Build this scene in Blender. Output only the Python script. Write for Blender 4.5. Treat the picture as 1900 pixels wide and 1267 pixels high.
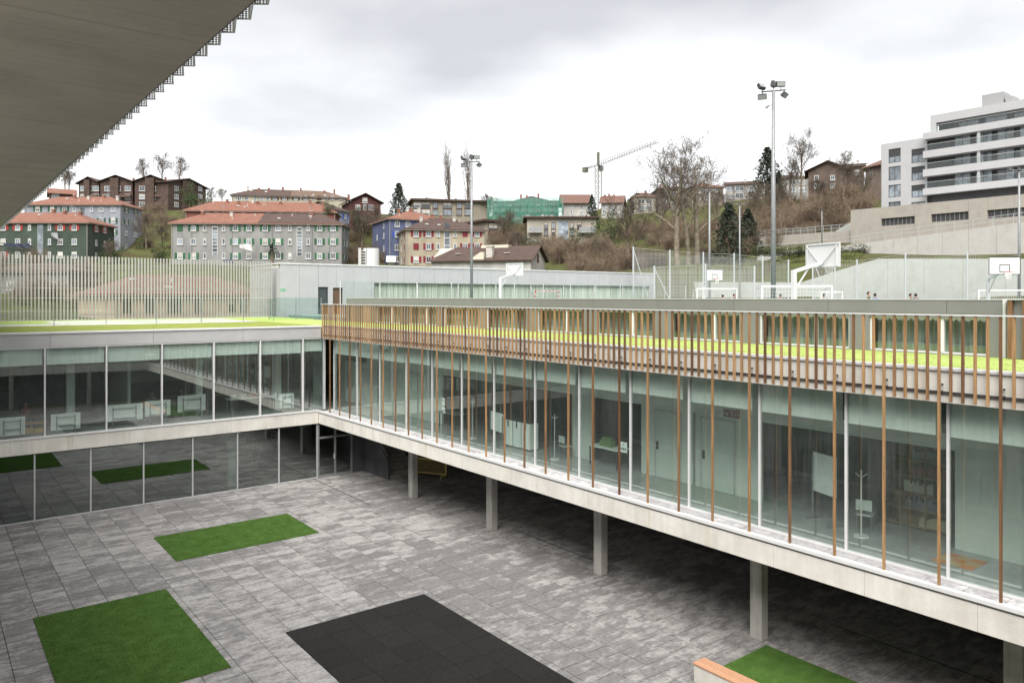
import bpy, bmesh, math, random
import numpy as np
from mathutils import Vector, Matrix, noise as mnoise
random.seed(7)
for _o in list(bpy.data.objects): bpy.data.objects.remove(_o)
S = bpy.context.scene
COL = S.collection
R = math.radians

# ------------------------------------------------------------------ camera
YAW = R(37.807); FPX = 1415.0; CYP = 551.5; CAMZ = 10.0
cd = bpy.data.cameras.new('camera'); cam = bpy.data.objects.new('camera', cd); COL.objects.link(cam)
cd.sensor_fit = 'HORIZONTAL'; cd.sensor_width = 36.0
cd.lens = 36.0 * FPX / 1900.0
cd.shift_y = -(633.5 - CYP) / 1900.0
cd.clip_start = 0.05; cd.clip_end = 3000
cam.location = (0, 0, CAMZ); cam.rotation_euler = (R(90), 0, -YAW)
S.camera = cam

# ------------------------------------------------------------------ sky and sun
SUN_EL, SUN_AZ = R(52), R(227)          # azimuth clockwise from +y
w = bpy.data.worlds.new('World'); S.world = w; w.use_nodes = True
nt = w.node_tree; nt.nodes.clear()
def _n(t, **k):
    n = nt.nodes.new(t)
    for a, b in k.items(): setattr(n, a, b)
    return n
out = _n('ShaderNodeOutputWorld'); mixs = _n('ShaderNodeMixShader')
bgs = _n('ShaderNodeBackground'); bgc = _n('ShaderNodeBackground')
sky = _n('ShaderNodeTexSky', sky_type='NISHITA'); sky.sun_disc = False
sky.sun_elevation = SUN_EL; sky.sun_rotation = SUN_AZ
bgs.inputs['Strength'].default_value = 0.1
nt.links.new(sky.outputs[0], bgs.inputs[0])
tc = _n('ShaderNodeTexCoord'); sp = _n('ShaderNodeSeparateXYZ'); nt.links.new(tc.outputs['Generated'], sp.inputs[0])
mx = _n('ShaderNodeMath', operation='MAXIMUM'); nt.links.new(sp.outputs[2], mx.inputs[0]); mx.inputs[1].default_value = 0.0
ad = _n('ShaderNodeMath', operation='ADD'); nt.links.new(mx.outputs[0], ad.inputs[0]); ad.inputs[1].default_value = 0.12
dx = _n('ShaderNodeMath', operation='DIVIDE'); dy = _n('ShaderNodeMath', operation='DIVIDE')
nt.links.new(sp.outputs[0], dx.inputs[0]); nt.links.new(ad.outputs[0], dx.inputs[1])
nt.links.new(sp.outputs[1], dy.inputs[0]); nt.links.new(ad.outputs[0], dy.inputs[1])
cb = _n('ShaderNodeCombineXYZ'); nt.links.new(dx.outputs[0], cb.inputs[0]); nt.links.new(dy.outputs[0], cb.inputs[1])
cb.inputs[2].default_value = 12.6
nz = _n('ShaderNodeTexNoise'); nz.inputs['Scale'].default_value = 0.5; nz.inputs['Detail'].default_value = 6; nz.inputs['Roughness'].default_value = 0.45
nt.links.new(cb.outputs[0], nz.inputs['Vector'])
rp = _n('ShaderNodeValToRGB'); rp.color_ramp.elements[0].position = 0.30; rp.color_ramp.elements[0].color = (0.36, 0.36, 0.365, 1)
rp.color_ramp.elements[1].position = 0.49; rp.color_ramp.elements[1].color = (0.72, 0.72, 0.717, 1)
nt.links.new(nz.outputs[0], rp.inputs[0]); nt.links.new(rp.outputs[0], bgc.inputs[0]); bgc.inputs['Strength'].default_value = 0.45
mixs.inputs[0].default_value = 0.95
nt.links.new(bgs.outputs[0], mixs.inputs[1]); nt.links.new(bgc.outputs[0], mixs.inputs[2]); nt.links.new(mixs.outputs[0], out.inputs[0])

sd = bpy.data.lights.new('sun', 'SUN'); sun = bpy.data.objects.new('sun', sd); COL.objects.link(sun)
sd.energy = 1.5; sd.angle = R(50); sd.color = (1, 0.965, 0.91)
sdir = Vector((math.sin(SUN_AZ) * math.cos(SUN_EL), math.cos(SUN_AZ) * math.cos(SUN_EL), math.sin(SUN_EL)))
sun.rotation_euler = sdir.to_track_quat('Z', 'Y').to_euler(); sun.location = (0, -30, 60)

vs = S.view_settings; vs.view_transform = 'Standard'; vs.look = 'None'; vs.gamma = 1; vs.use_curve_mapping = False
vs.exposure = 2.1
S.render.engine = 'CYCLES'
S.cycles.max_bounces = 6; S.cycles.diffuse_bounces = 3; S.cycles.glossy_bounces = 3; S.cycles.transparent_max_bounces = 20
S.cycles.caustics_reflective = False; S.cycles.caustics_refractive = False
S.cycles.use_denoising = True

# ------------------------------------------------------------------ helpers
FW = np.array([math.sin(YAW), math.cos(YAW), 0.0]); RT = np.array([math.cos(YAW), -math.sin(YAW), 0.0])
def at(px, py, d):                      # a surveyed point: photo pixel and distance in metres
    v = FW + RT * (px - 950) / FPX
    return Vector((v[0] * d, v[1] * d, CAMZ + (CYP - py) / FPX * d))
def ray2(px):
    return FW + RT * (px - 950) / FPX
def y_on_x(px, x): v = ray2(px); return x * v[1] / v[0]
def x_on_y(px, y): v = ray2(px); return y * v[0] / v[1]

class MB:
    def __init__(s): s.v = []; s.f = []
    def box(s, x0, x1, y0, y1, z0, z1):
        n = len(s.v)
        s.v += [(x0,y0,z0),(x1,y0,z0),(x1,y1,z0),(x0,y1,z0),(x0,y0,z1),(x1,y0,z1),(x1,y1,z1),(x0,y1,z1)]
        s.f += [(n,n+3,n+2,n+1),(n+4,n+5,n+6,n+7),(n,n+1,n+5,n+4),(n+1,n+2,n+6,n+5),(n+2,n+3,n+7,n+6),(n+3,n,n+4,n+7)]
        return s
    def quad(s, a, b, c, d):
        n = len(s.v); s.v += [tuple(a), tuple(b), tuple(c), tuple(d)]; s.f.append((n,n+1,n+2,n+3)); return s
    def tri(s, a, b, c):
        n = len(s.v); s.v += [tuple(a), tuple(b), tuple(c)]; s.f.append((n,n+1,n+2)); return s
    def prism(s, poly, h, axis='z', base=0.0):
        # poly: 2D outline; extruded along axis from base to base+h. axis y: poly is (x,z); axis x: poly is (y,z)
        n = len(s.v); m = len(poly)
        def P(p, t):
            if axis == 'z': return (p[0], p[1], t)
            if axis == 'y': return (p[0], t, p[1])
            return (t, p[0], p[1])
        s.v += [P(p, base) for p in poly] + [P(p, base + h) for p in poly]
        s.f.append(tuple(range(n + m - 1, n - 1, -1))); s.f.append(tuple(range(n + m, n + 2 * m)))
        for i in range(m):
            j = (i + 1) % m; s.f.append((n+i, n+j, n+m+j, n+m+i))
        return s
    def tube(s, p0, p1, r0, r1=None, n=6, cap=False):
        if r1 is None: r1 = r0
        p0 = Vector(p0); p1 = Vector(p1); d = p1 - p0
        if d.length < 1e-6: return s
        d.normalize(); a = d.orthogonal().normalized(); b = d.cross(a)
        k = len(s.v)
        for p, r in ((p0, r0), (p1, r1)):
            for i in range(n):
                t = 2 * math.pi * i / n
                s.v.append(tuple(p + a * (r * math.cos(t)) + b * (r * math.sin(t))))
        for i in range(n):
            j = (i + 1) % n; s.f.append((k+i, k+j, k+n+j, k+n+i))
        if cap:
            s.f.append(tuple(k + i for i in range(n - 1, -1, -1))); s.f.append(tuple(k + n + i for i in range(n)))
        return s
    def bar(s, p0, p1, w, h=None):       # square bar between two points
        if h is None: h = w
        p0 = Vector(p0); p1 = Vector(p1); d = (p1 - p0).normalized()
        up = Vector((0,0,1)) if abs(d.z) < 0.95 else Vector((1,0,0))
        a = d.cross(up).normalized() * (w / 2); b = a.cross(d).normalized() * (h / 2)
        k = len(s.v)
        for p in (p0, p1):
            s.v += [tuple(p+a+b), tuple(p-a+b), tuple(p-a-b), tuple(p+a-b)]
        s.f += [(k,k+1,k+2,k+3),(k+7,k+6,k+5,k+4),(k,k+4,k+5,k+1),(k+1,k+5,k+6,k+2),(k+2,k+6,k+7,k+3),(k+3,k+7,k+4,k)]
        return s
    def data(s, name, mat, smooth=False):
        me = bpy.data.meshes.new(name); me.from_pydata(s.v, [], s.f); me.update()
        if mat: me.materials.append(mat)
        if smooth: me.polygons.foreach_set('use_smooth', [True] * len(me.polygons))
        return me
    def build(s, name, mat, parent=None, loc=None, smooth=False, bevel=0, fix=True):
        me = s.data(name, mat, smooth)
        if fix or bevel:
            bm = bmesh.new(); bm.from_mesh(me)
            if bevel: bmesh.ops.bevel(bm, geom=list(bm.edges), offset=bevel, segments=1, affect='EDGES', clamp_overlap=True)
            if fix: bmesh.ops.recalc_face_normals(bm, faces=list(bm.faces))
            bm.to_mesh(me); bm.free()
        return add(name, me, parent, loc)
def add(name, me, parent=None, loc=None, rz=0.0, scale=None):
    o = bpy.data.objects.new(name, me); COL.objects.link(o)
    if parent: o.parent = parent
    if loc is not None: o.location = loc
    if rz: o.rotation_euler = (0, 0, rz)
    if scale is not None: o.scale = scale
    return o
_UC = {}
def bx(name, x0, x1, y0, y1, z0, z1, mat, parent=None):        # box from a shared unit cube
    me = _UC.get(mat.name)
    if me is None:
        me = MB().box(-.5,.5,-.5,.5,-.5,.5).data('box_' + mat.name, mat); _UC[mat.name] = me
    return add(name, me, parent, ((x0+x1)/2, (y0+y1)/2, (z0+z1)/2), 0, (abs(x1-x0), abs(y1-y0), abs(z1-z0)))
def mbx(name, x0, x1, y0, y1, z0, z1, mat, parent=None, bevel=0):   # own mesh, true size
    return MB().box(x0,x1,y0,y1,z0,z1).build(name, mat, parent, bevel=bevel)
def tag(o, label=None, cat=None, group=None, kind=None):
    if label: o['label'] = label
    if cat: o['category'] = cat
    if group: o['group'] = group
    if kind: o['kind'] = kind
    return o
def empty(name, loc=(0,0,0), rz=0.0, label=None, cat=None, group=None, parent=None):
    o = bpy.data.objects.new(name, None); COL.objects.link(o); o.location = loc; o.rotation_euler = (0,0,rz)
    o.empty_display_size = 0.3
    if parent: o.parent = parent
    return tag(o, label, cat, group)
def copy_tree(o, parent=None):
    c = o.copy(); COL.objects.link(c)
    if parent is not None: c.parent = parent
    for ch in list(o.children): copy_tree(ch, c)
    return c

# ------------------------------------------------------------------ materials
_M = {}
def mat(name, col, rough=0.8, var=0.0, scale=3.0, metal=0.0, bump=0.0, bscale=30.0, col2=None, spec=0.3, stretch=None, detail=4, pos=(0.35, 0.65), rand=0.0, coords='pos'):
    """plain procedural surface: colour noise, optional second colour, optional bump, optional per-object shift"""
    if name in _M: return _M[name]
    m = bpy.data.materials.new(name); m.use_nodes = True; t = m.node_tree; N = t.nodes; L = t.links
    p = N['Principled BSDF']; p.inputs['Roughness'].default_value = rough; p.inputs['Metallic'].default_value = metal
    p.inputs['Specular IOR Level'].default_value = spec
    g = N.new('ShaderNodeNewGeometry') if coords == 'pos' else N.new('ShaderNodeTexCoord')
    vec = g.outputs['Position'] if coords == 'pos' else g.outputs['Object']
    if stretch:
        mp = N.new('ShaderNodeMapping'); mp.inputs['Scale'].default_value = stretch; L.new(vec, mp.inputs[0]); vec = mp.outputs[0]
    c = (*col, 1)
    if var or col2:
        n = N.new('ShaderNodeTexNoise'); n.inputs['Scale'].default_value = scale; n.inputs['Detail'].default_value = detail; n.inputs['Roughness'].default_value = 0.6
        L.new(vec, n.inputs['Vector'])
        r = N.new('ShaderNodeValToRGB'); e = r.color_ramp.elements
        e[0].position, e[1].position = pos
        if col2: e[0].color = (*col2, 1); e[1].color = c
        else:
            e[0].color = tuple(x * (1 - var) for x in col) + (1,); e[1].color = tuple(min(1, x * (1 + var)) for x in col) + (1,)
        L.new(n.outputs[0], r.inputs[0]); co = r.outputs[0]
    else:
        rgb = N.new('ShaderNodeRGB'); rgb.outputs[0].default_value = c; co = rgb.outputs[0]
    if rand:
        oi = N.new('ShaderNodeObjectInfo'); mr = N.new('ShaderNodeMapRange'); mr.inputs[3].default_value = 1 - rand; mr.inputs[4].default_value = 1 + rand
        L.new(oi.outputs['Random'], mr.inputs[0])
        mu = N.new('ShaderNodeMix'); mu.data_type = 'RGBA'; mu.blend_type = 'MULTIPLY'; mu.inputs[0].default_value = 1
        L.new(co, mu.inputs[6]); L.new(mr.outputs[0], mu.inputs[7]); co = mu.outputs[2]
    L.new(co, p.inputs['Base Color'])
    if bump:
        b = N.new('ShaderNodeTexNoise'); b.inputs['Scale'].default_value = bscale; b.inputs['Detail'].default_value = 5; L.new(vec, b.inputs['Vector'])
        bp = N.new('ShaderNodeBump'); bp.inputs['Strength'].default_value = bump; bp.inputs['Distance'].default_value = 0.02
        L.new(b.outputs[0], bp.inputs['Height']); L.new(bp.outputs[0], p.inputs['Normal'])
    _M[name] = m; return m

def glass_mat(name, tint=(0.80, 0.90, 0.86), base=0.07, grime=0.0):
    m = bpy.data.materials.new(name); m.use_nodes = True; t = m.node_tree; N = t.nodes; L = t.links; N.clear()
    o = N.new('ShaderNodeOutputMaterial'); mx = N.new('ShaderNodeMixShader')
    tr = N.new('ShaderNodeBsdfTransparent'); tr.inputs[0].default_value = (*tint, 1)
    gl = N.new('ShaderNodeBsdfGlossy'); gl.inputs['Roughness'].default_value = 0.0; gl.inputs[0].default_value = (0.93, 0.96, 0.95, 1)
    lw = N.new('ShaderNodeLayerWeight'); lw.inputs[0].default_value = 0.5
    pw = N.new('ShaderNodeMath'); pw.operation = 'POWER'; pw.inputs[1].default_value = 4.5
    ma = N.new('ShaderNodeMath'); ma.operation = 'MULTIPLY_ADD'; ma.inputs[1].default_value = 0.85; ma.inputs[2].default_value = base
    L.new(lw.outputs['Facing'], pw.inputs[0]); L.new(pw.outputs[0], ma.inputs[0]); L.new(ma.outputs[0], mx.inputs[0])
    L.new(tr.outputs[0], mx.inputs[1]); L.new(gl.outputs[0], mx.inputs[2])
    last = mx.outputs[0]
    if grime:
        df = N.new('ShaderNodeBsdfDiffuse'); df.inputs[0].default_value = (0.6, 0.66, 0.63, 1)
        g = N.new('ShaderNodeNewGeometry'); mp = N.new('ShaderNodeMapping'); mp.inputs['Scale'].default_value = (6, 6, 0.35); L.new(g.outputs['Position'], mp.inputs[0])
        nz = N.new('ShaderNodeTexNoise'); nz.inputs['Scale'].default_value = 2; nz.inputs['Detail'].default_value = 4; L.new(mp.outputs[0], nz.inputs['Vector'])
        mm = N.new('ShaderNodeMath'); mm.operation = 'MULTIPLY'; mm.inputs[1].default_value = grime; L.new(nz.outputs[0], mm.inputs[0])
        m2 = N.new('ShaderNodeMixShader'); L.new(mm.outputs[0], m2.inputs[0]); L.new(last, m2.inputs[1]); L.new(df.outputs[0], m2.inputs[2]); last = m2.outputs[0]
    L.new(last, o.inputs[0]); return m

def concrete_mat(name, col, dark, streak=0.25, boards=None, rough=0.85, stain=0.0):
    """cast concrete: cloudy tone, vertical rain streaks, pores; boards = axis of faint board marks"""
    m = bpy.data.materials.new(name); m.use_nodes = True; t = m.node_tree; N = t.nodes; L = t.links
    p = N['Principled BSDF']; p.inputs['Roughness'].default_value = rough; p.inputs['Specular IOR Level'].default_value = 0.2
    g = N.new('ShaderNodeNewGeometry')
    n1 = N.new('ShaderNodeTexNoise'); n1.inputs['Scale'].default_value = 0.9; n1.inputs['Detail'].default_value = 8; n1.inputs['Roughness'].default_value = 0.65; L.new(g.outputs['Position'], n1.inputs['Vector'])
    mp = N.new('ShaderNodeMapping'); mp.inputs['Scale'].default_value = (3.2, 3.2, 0.25) if boards is None else boards; L.new(g.outputs['Position'], mp.inputs[0])
    n2 = N.new('ShaderNodeTexNoise'); n2.inputs['Scale'].default_value = 2.0; n2.inputs['Detail'].default_value = 6; L.new(mp.outputs[0], n2.inputs['Vector'])
    mixn = N.new('ShaderNodeMath'); mixn.operation = 'MULTIPLY_ADD'; mixn.inputs[1].default_value = streak
    sb = N.new('ShaderNodeMath'); sb.operation = 'SUBTRACT'; sb.inputs[1].default_value = 0.5; L.new(n2.outputs[0], sb.inputs[0])
    sc = N.new('ShaderNodeMath'); sc.operation = 'MULTIPLY'; sc.inputs[1].default_value = 2.0; L.new(sb.outputs[0], sc.inputs[0])
    L.new(sc.outputs[0], mixn.inputs[0]); L.new(n1.outputs[0], mixn.inputs[2])
    r = N.new('ShaderNodeValToRGB'); e = r.color_ramp.elements; e[0].position = 0.28; e[0].color = (*dark, 1); e[1].position = 0.62; e[1].color = (*col, 1)
    L.new(mixn.outputs[0], r.inputs[0])
    mq = N.new('ShaderNodeMapping'); mq.inputs['Scale'].default_value = (1.6, 1.6, 0.12); mq.inputs['Location'].default_value = (3.3, 1.7, 9.1); L.new(g.outputs['Position'], mq.inputs[0])
    n4 = N.new('ShaderNodeTexNoise'); n4.inputs['Scale'].default_value = 1.5; n4.inputs['Detail'].default_value = 3; L.new(mq.outputs[0], n4.inputs['Vector'])
    m4 = N.new('ShaderNodeMapRange'); m4.inputs[1].default_value = 0.60; m4.inputs[2].default_value = 0.74; m4.inputs[3].default_value = 0.0; m4.inputs[4].default_value = stain; L.new(n4.outputs[0], m4.inputs[0])
    mc = N.new('ShaderNodeMix'); mc.data_type = 'RGBA'; L.new(m4.outputs[0], mc.inputs[0]); L.new(r.outputs[0], mc.inputs[6]); mc.inputs[7].default_value = (col[0] * .68, col[1] * .58, col[2] * .42, 1)
    L.new(mc.outputs[2], p.inputs['Base Color'])
    n3 = N.new('ShaderNodeTexNoise'); n3.inputs['Scale'].default_value = 14; n3.inputs['Detail'].default_value = 6; L.new(g.outputs['Position'], n3.inputs['Vector'])
    b = N.new('ShaderNodeBump'); b.inputs['Strength'].default_value = 0.25; b.inputs['Distance'].default_value = 0.02; L.new(n3.outputs[0], b.inputs['Height']); L.new(b.outputs[0], p.inputs['Normal'])
    _M[name] = m; return m

def paving_mat(name, light, darkc, lo=0.42, hi=0.55, scale=1.9, stretch=(0.75, 1.4, 1)):
    """efflorescence-mottled concrete slabs: ragged pale bloom on grey, each slab its own share"""
    m = bpy.data.materials.new(name); m.use_nodes = True; t = m.node_tree; N = t.nodes; L = t.links
    p = N['Principled BSDF']; p.inputs['Roughness'].default_value = 0.62; p.inputs['Specular IOR Level'].default_value = 0.35
    g = N.new('ShaderNodeNewGeometry')
    ri = N.new('ShaderNodeMath'); ri.operation = 'MULTIPLY'; ri.inputs[1].default_value = 37.0; L.new(g.outputs['Random Per Island'], ri.inputs[0])
    cbn = N.new('ShaderNodeCombineXYZ'); L.new(ri.outputs[0], cbn.inputs[2]); 
    va = N.new('ShaderNodeVectorMath'); L.new(g.outputs['Position'], va.inputs[0]); L.new(cbn.outputs[0], va.inputs[1])
    mp = N.new('ShaderNodeMapping'); mp.inputs['Scale'].default_value = stretch; L.new(va.outputs[0], mp.inputs[0])
    n1 = N.new('ShaderNodeTexNoise'); n1.inputs['Scale'].default_value = scale; n1.inputs['Detail'].default_value = 9; n1.inputs['Roughness'].default_value = 0.72; L.new(mp.outputs[0], n1.inputs['Vector'])
    n0 = N.new('ShaderNodeTexNoise'); n0.inputs['Scale'].default_value = 0.16; n0.inputs['Detail'].default_value = 3; L.new(g.outputs['Position'], n0.inputs['Vector'])
    a1 = N.new('ShaderNodeMath'); a1.operation = 'MULTIPLY_ADD'; a1.inputs[1].default_value = 0.5; L.new(n0.outputs[0], a1.inputs[0]); L.new(n1.outputs[0], a1.inputs[2])
    a2 = N.new('ShaderNodeMath'); a2.operation = 'MULTIPLY_ADD'; a2.inputs[1].default_value = 0.11; L.new(g.outputs['Random Per Island'], a2.inputs[0]); L.new(a1.outputs[0], a2.inputs[2])
    sb = N.new('ShaderNodeMath'); sb.operation = 'SUBTRACT'; sb.inputs[1].default_value = 0.34; L.new(a2.outputs[0], sb.inputs[0])
    r = N.new('ShaderNodeValToRGB'); e = r.color_ramp.elements; e[0].position = lo; e[0].color = (*darkc, 1); e[1].position = hi; e[1].color = (*light, 1)
    L.new(sb.outputs[0], r.inputs[0])
    n2 = N.new('ShaderNodeTexNoise'); n2.inputs['Scale'].default_value = 9; n2.inputs['Detail'].default_value = 6; L.new(g.outputs['Position'], n2.inputs['Vector'])
    mr = N.new('ShaderNodeMapRange'); mr.inputs[1].default_value = 0.3; mr.inputs[2].default_value = 0.7; mr.inputs[3].default_value = 0.78; mr.inputs[4].default_value = 1.15; L.new(n2.outputs[0], mr.inputs[0])
    mu = N.new('ShaderNodeMix'); mu.data_type = 'RGBA'; mu.blend_type = 'MULTIPLY'; mu.inputs[0].default_value = 1; L.new(r.outputs[0], mu.inputs[6]); L.new(mr.outputs[0], mu.inputs[7])
    m5 = N.new('ShaderNodeMapRange'); m5.inputs[3].default_value = 0.90; m5.inputs[4].default_value = 1.08; L.new(g.outputs['Random Per Island'], m5.inputs[0])
    mv = N.new('ShaderNodeMix'); mv.data_type = 'RGBA'; mv.blend_type = 'MULTIPLY'; mv.inputs[0].default_value = 1; L.new(mu.outputs[2], mv.inputs[6]); L.new(m5.outputs[0], mv.inputs[7])
    L.new(mv.outputs[2], p.inputs['Base Color'])
    b = N.new('ShaderNodeBump'); b.inputs['Strength'].default_value = 0.2; b.inputs['Distance'].default_value = 0.01; L.new(n2.outputs[0], b.inputs['Height']); L.new(b.outputs[0], p.inputs['Normal'])
    _M[name] = m; return m

def wood_mat(name, a, b):
    m = bpy.data.materials.new(name); m.use_nodes = True; t = m.node_tree; N = t.nodes; L = t.links
    p = N['Principled BSDF']; p.inputs['Roughness'].default_value = 0.6; p.inputs['Specular IOR Level'].default_value = 0.3
    oi = N.new('ShaderNodeObjectInfo'); r = N.new('ShaderNodeValToRGB'); e = r.color_ramp.elements
    e[0].color = (*a, 1); e[1].color = (*b, 1); L.new(oi.outputs['Random'], r.inputs[0])
    g = N.new('ShaderNodeNewGeometry'); mp = N.new('ShaderNodeMapping'); mp.inputs['Scale'].default_value = (25, 25, 1.1); L.new(g.outputs['Position'], mp.inputs[0])
    n = N.new('ShaderNodeTexNoise'); n.inputs['Scale'].default_value = 1.6; n.inputs['Detail'].default_value = 5; L.new(mp.outputs[0], n.inputs['Vector'])
    mr = N.new('ShaderNodeMapRange'); mr.inputs[1].default_value = 0.3; mr.inputs[2].default_value = 0.7; mr.inputs[3].default_value = 0.6; mr.inputs[4].default_value = 1.35; L.new(n.outputs[0], mr.inputs[0])
    mu = N.new('ShaderNodeMix'); mu.data_type = 'RGBA'; mu.blend_type = 'MULTIPLY'; mu.inputs[0].default_value = 1; L.new(r.outputs[0], mu.inputs[6]); L.new(mr.outputs[0], mu.inputs[7])
    L.new(mu.outputs[2], p.inputs['Base Color']); _M[name] = m; return m

def perforated_mat(name, col, cell=0.022, hole=0.36):
    m = bpy.data.materials.new(name); m.use_nodes = True; t = m.node_tree; N = t.nodes; L = t.links; N.clear()
    o = N.new('ShaderNodeOutputMaterial'); mx = N.new('ShaderNodeMixShader'); tr = N.new('ShaderNodeBsdfTransparent'); p = N.new('ShaderNodeBsdfPrincipled')
    p.inputs['Base Color'].default_value = (*col, 1); p.inputs['Metallic'].default_value = 0.3; p.inputs['Roughness'].default_value = 0.5
    tcd = N.new('ShaderNodeTexCoord'); vo = N.new('ShaderNodeTexVoronoi'); vo.inputs['Scale'].default_value = 1 / cell; vo.inputs['Randomness'].default_value = 0.0
    L.new(tcd.outputs['Object'], vo.inputs['Vector'])
    lt = N.new('ShaderNodeMath'); lt.operation = 'LESS_THAN'; lt.inputs[1].default_value = hole; L.new(vo.outputs['Distance'], lt.inputs[0])
    L.new(lt.outputs[0], mx.inputs[0]); L.new(p.outputs[0], mx.inputs[1]); L.new(tr.outputs[0], mx.inputs[2]); L.new(mx.outputs[0], o.inputs[0])
    _M[name] = m; return m

def roof_mat(name, col, col2):
    """clay tiles too far away to tell apart: tonal patches and ribs running with the courses"""
    if name in _M: return _M[name]
    m = mat(name, col, 0.85, scale=1.1, col2=col2, detail=8, pos=(0.3, 0.62))
    N = m.node_tree.nodes; L = m.node_tree.links; p = N['Principled BSDF']
    tcd = N.new('ShaderNodeTexCoord'); wv = N.new('ShaderNodeTexWave'); wv.bands_direction = 'X'; wv.inputs['Scale'].default_value = 1.3; wv.inputs['Distortion'].default_value = 0.4
    L.new(tcd.outputs['Object'], wv.inputs['Vector'])
    b = N.new('ShaderNodeBump'); b.inputs['Strength'].default_value = 0.6; b.inputs['Distance'].default_value = 0.06; L.new(wv.outputs[0], b.inputs['Height']); L.new(b.outputs[0], p.inputs['Normal'])
    return m

concrete = concrete_mat('concrete_edge', (0.66, 0.645, 0.60), (0.50, 0.48, 0.435), 0.14, stain=0.55)
concrete_col = concrete_mat('concrete_column', (0.42, 0.41, 0.385), (0.25, 0.245, 0.23), 0.3)
concrete_wall = concrete_mat('concrete_wall', (0.46, 0.44, 0.40), (0.30, 0.29, 0.265), 0.4)
concrete_soffit = concrete_mat('concrete_soffit', (0.45, 0.425, 0.37), (0.36, 0.34, 0.29), 0.28, boards=(0.3, 5.5, 1))
paving = paving_mat('paving_slabs', (0.335, 0.322, 0.315), (0.185, 0.178, 0.177))
paving_pale = paving_mat('paving_pale', (0.62, 0.61, 0.61), (0.38, 0.37, 0.38), scale=2.5, stretch=(1, 1, 1))
joint = mat('joint_sand', (0.035, 0.034, 0.033), 0.95, var=0.3, scale=20)
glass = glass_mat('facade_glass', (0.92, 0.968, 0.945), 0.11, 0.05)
glass_left = glass_mat('reflective_facade_glass', (0.925, 0.97, 0.95), 0.17, 0.04)
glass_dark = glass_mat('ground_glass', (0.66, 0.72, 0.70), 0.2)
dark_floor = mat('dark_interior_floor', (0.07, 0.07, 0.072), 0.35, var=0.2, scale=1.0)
glass_rail_m = glass_mat('balustrade_glass', (0.965, 0.985, 0.975), 0.035)
house_glass = mat('house_window_glass', (0.12, 0.14, 0.16), 0.12, var=0.5, scale=0.8, spec=0.8, rand=0.75)
alu = mat('aluminium', (0.60, 0.61, 0.615), 0.42, metal=0.35, var=0.06, scale=2)
alu_white = mat('white_powder_coat', (0.60, 0.60, 0.60), 0.5, var=0.05, scale=2)
steel = mat('galvanised_steel', (0.23, 0.238, 0.243), 0.5, metal=0.3, var=0.12, scale=4)
dark_metal = mat('dark_metal', (0.06, 0.06, 0.062), 0.5, metal=0.3, var=0.2, scale=6)
clad_white = mat('white_cladding', (0.385, 0.39, 0.40), 0.5, var=0.035, scale=1.2, rand=0.03)
clad_grey = mat('grey_cladding', (0.40, 0.40, 0.395), 0.5, var=0.05, scale=1.0, rand=0.04)
clad_light = mat('pale_cladding', (0.25, 0.25, 0.248), 0.36, metal=0.4, spec=0.5, var=0.04, scale=1.0, rand=0.03)
wood = wood_mat('weathered_cedar', (0.115, 0.056, 0.03), (0.36, 0.215, 0.10))
bench_wood = wood_mat('bench_wood', (0.46, 0.25, 0.15), (0.53, 0.30, 0.185))
turf = mat('artificial_turf', (0.088, 0.165, 0.038), 0.95, col2=(0.05, 0.105, 0.02), scale=2.2, detail=9, bump=0.8, bscale=160, pos=(0.3, 0.7), spec=0.1)
turf_roof = mat('roof_turf', (0.37, 0.45, 0.15), 0.95, col2=(0.28, 0.355, 0.095), scale=3.0, detail=9, bump=0.7, bscale=60, spec=0.1)
turf_olive = mat('roof_turf_olive', (0.24, 0.275, 0.065), 0.95, col2=(0.17, 0.20, 0.045), scale=3.0, detail=8, bump=0.7, bscale=60, spec=0.1)
rubber = mat('black_rubber', (0.0165, 0.016, 0.0155), 0.78, var=0.35, scale=18, detail=8, bump=0.4, bscale=250, spec=0.2, rand=0.12)
lawn = mat('hill_grass', (0.072, 0.085, 0.03), 0.95, col2=(0.06, 0.05, 0.028), scale=0.35, detail=10, bump=0.8, bscale=2.5, pos=(0.38, 0.6), spec=0.05)
int_floor = mat('interior_floor', (0.31, 0.32, 0.32), 0.25, var=0.12, scale=0.8, spec=0.5)
int_wall = mat('interior_wall', (0.66, 0.70, 0.66), 0.7, var=0.04, scale=1.0)
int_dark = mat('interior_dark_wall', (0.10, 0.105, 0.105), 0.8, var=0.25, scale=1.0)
int_ceil = mat('interior_ceiling', (0.55, 0.58, 0.56), 0.8, var=0.05, scale=1)
blind = mat('roller_blind', (0.82, 0.87, 0.83), 0.85, var=0.05, scale=2, stretch=(4, 4, 0.3))
white_board = mat('whiteboard', (0.78, 0.82, 0.80), 0.35, var=0.03, scale=3)
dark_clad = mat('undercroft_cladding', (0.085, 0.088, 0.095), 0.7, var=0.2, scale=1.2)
white_paint = mat('white_paint', (0.55, 0.55, 0.55), 0.45, var=0.03, scale=3)
red_paint = mat('red_paint', (0.55, 0.05, 0.045), 0.5, var=0.1, scale=3)
court_floor = mat('sports_court', (0.20, 0.26, 0.23), 0.8, var=0.12, scale=0.6, spec=0.2)

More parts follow.
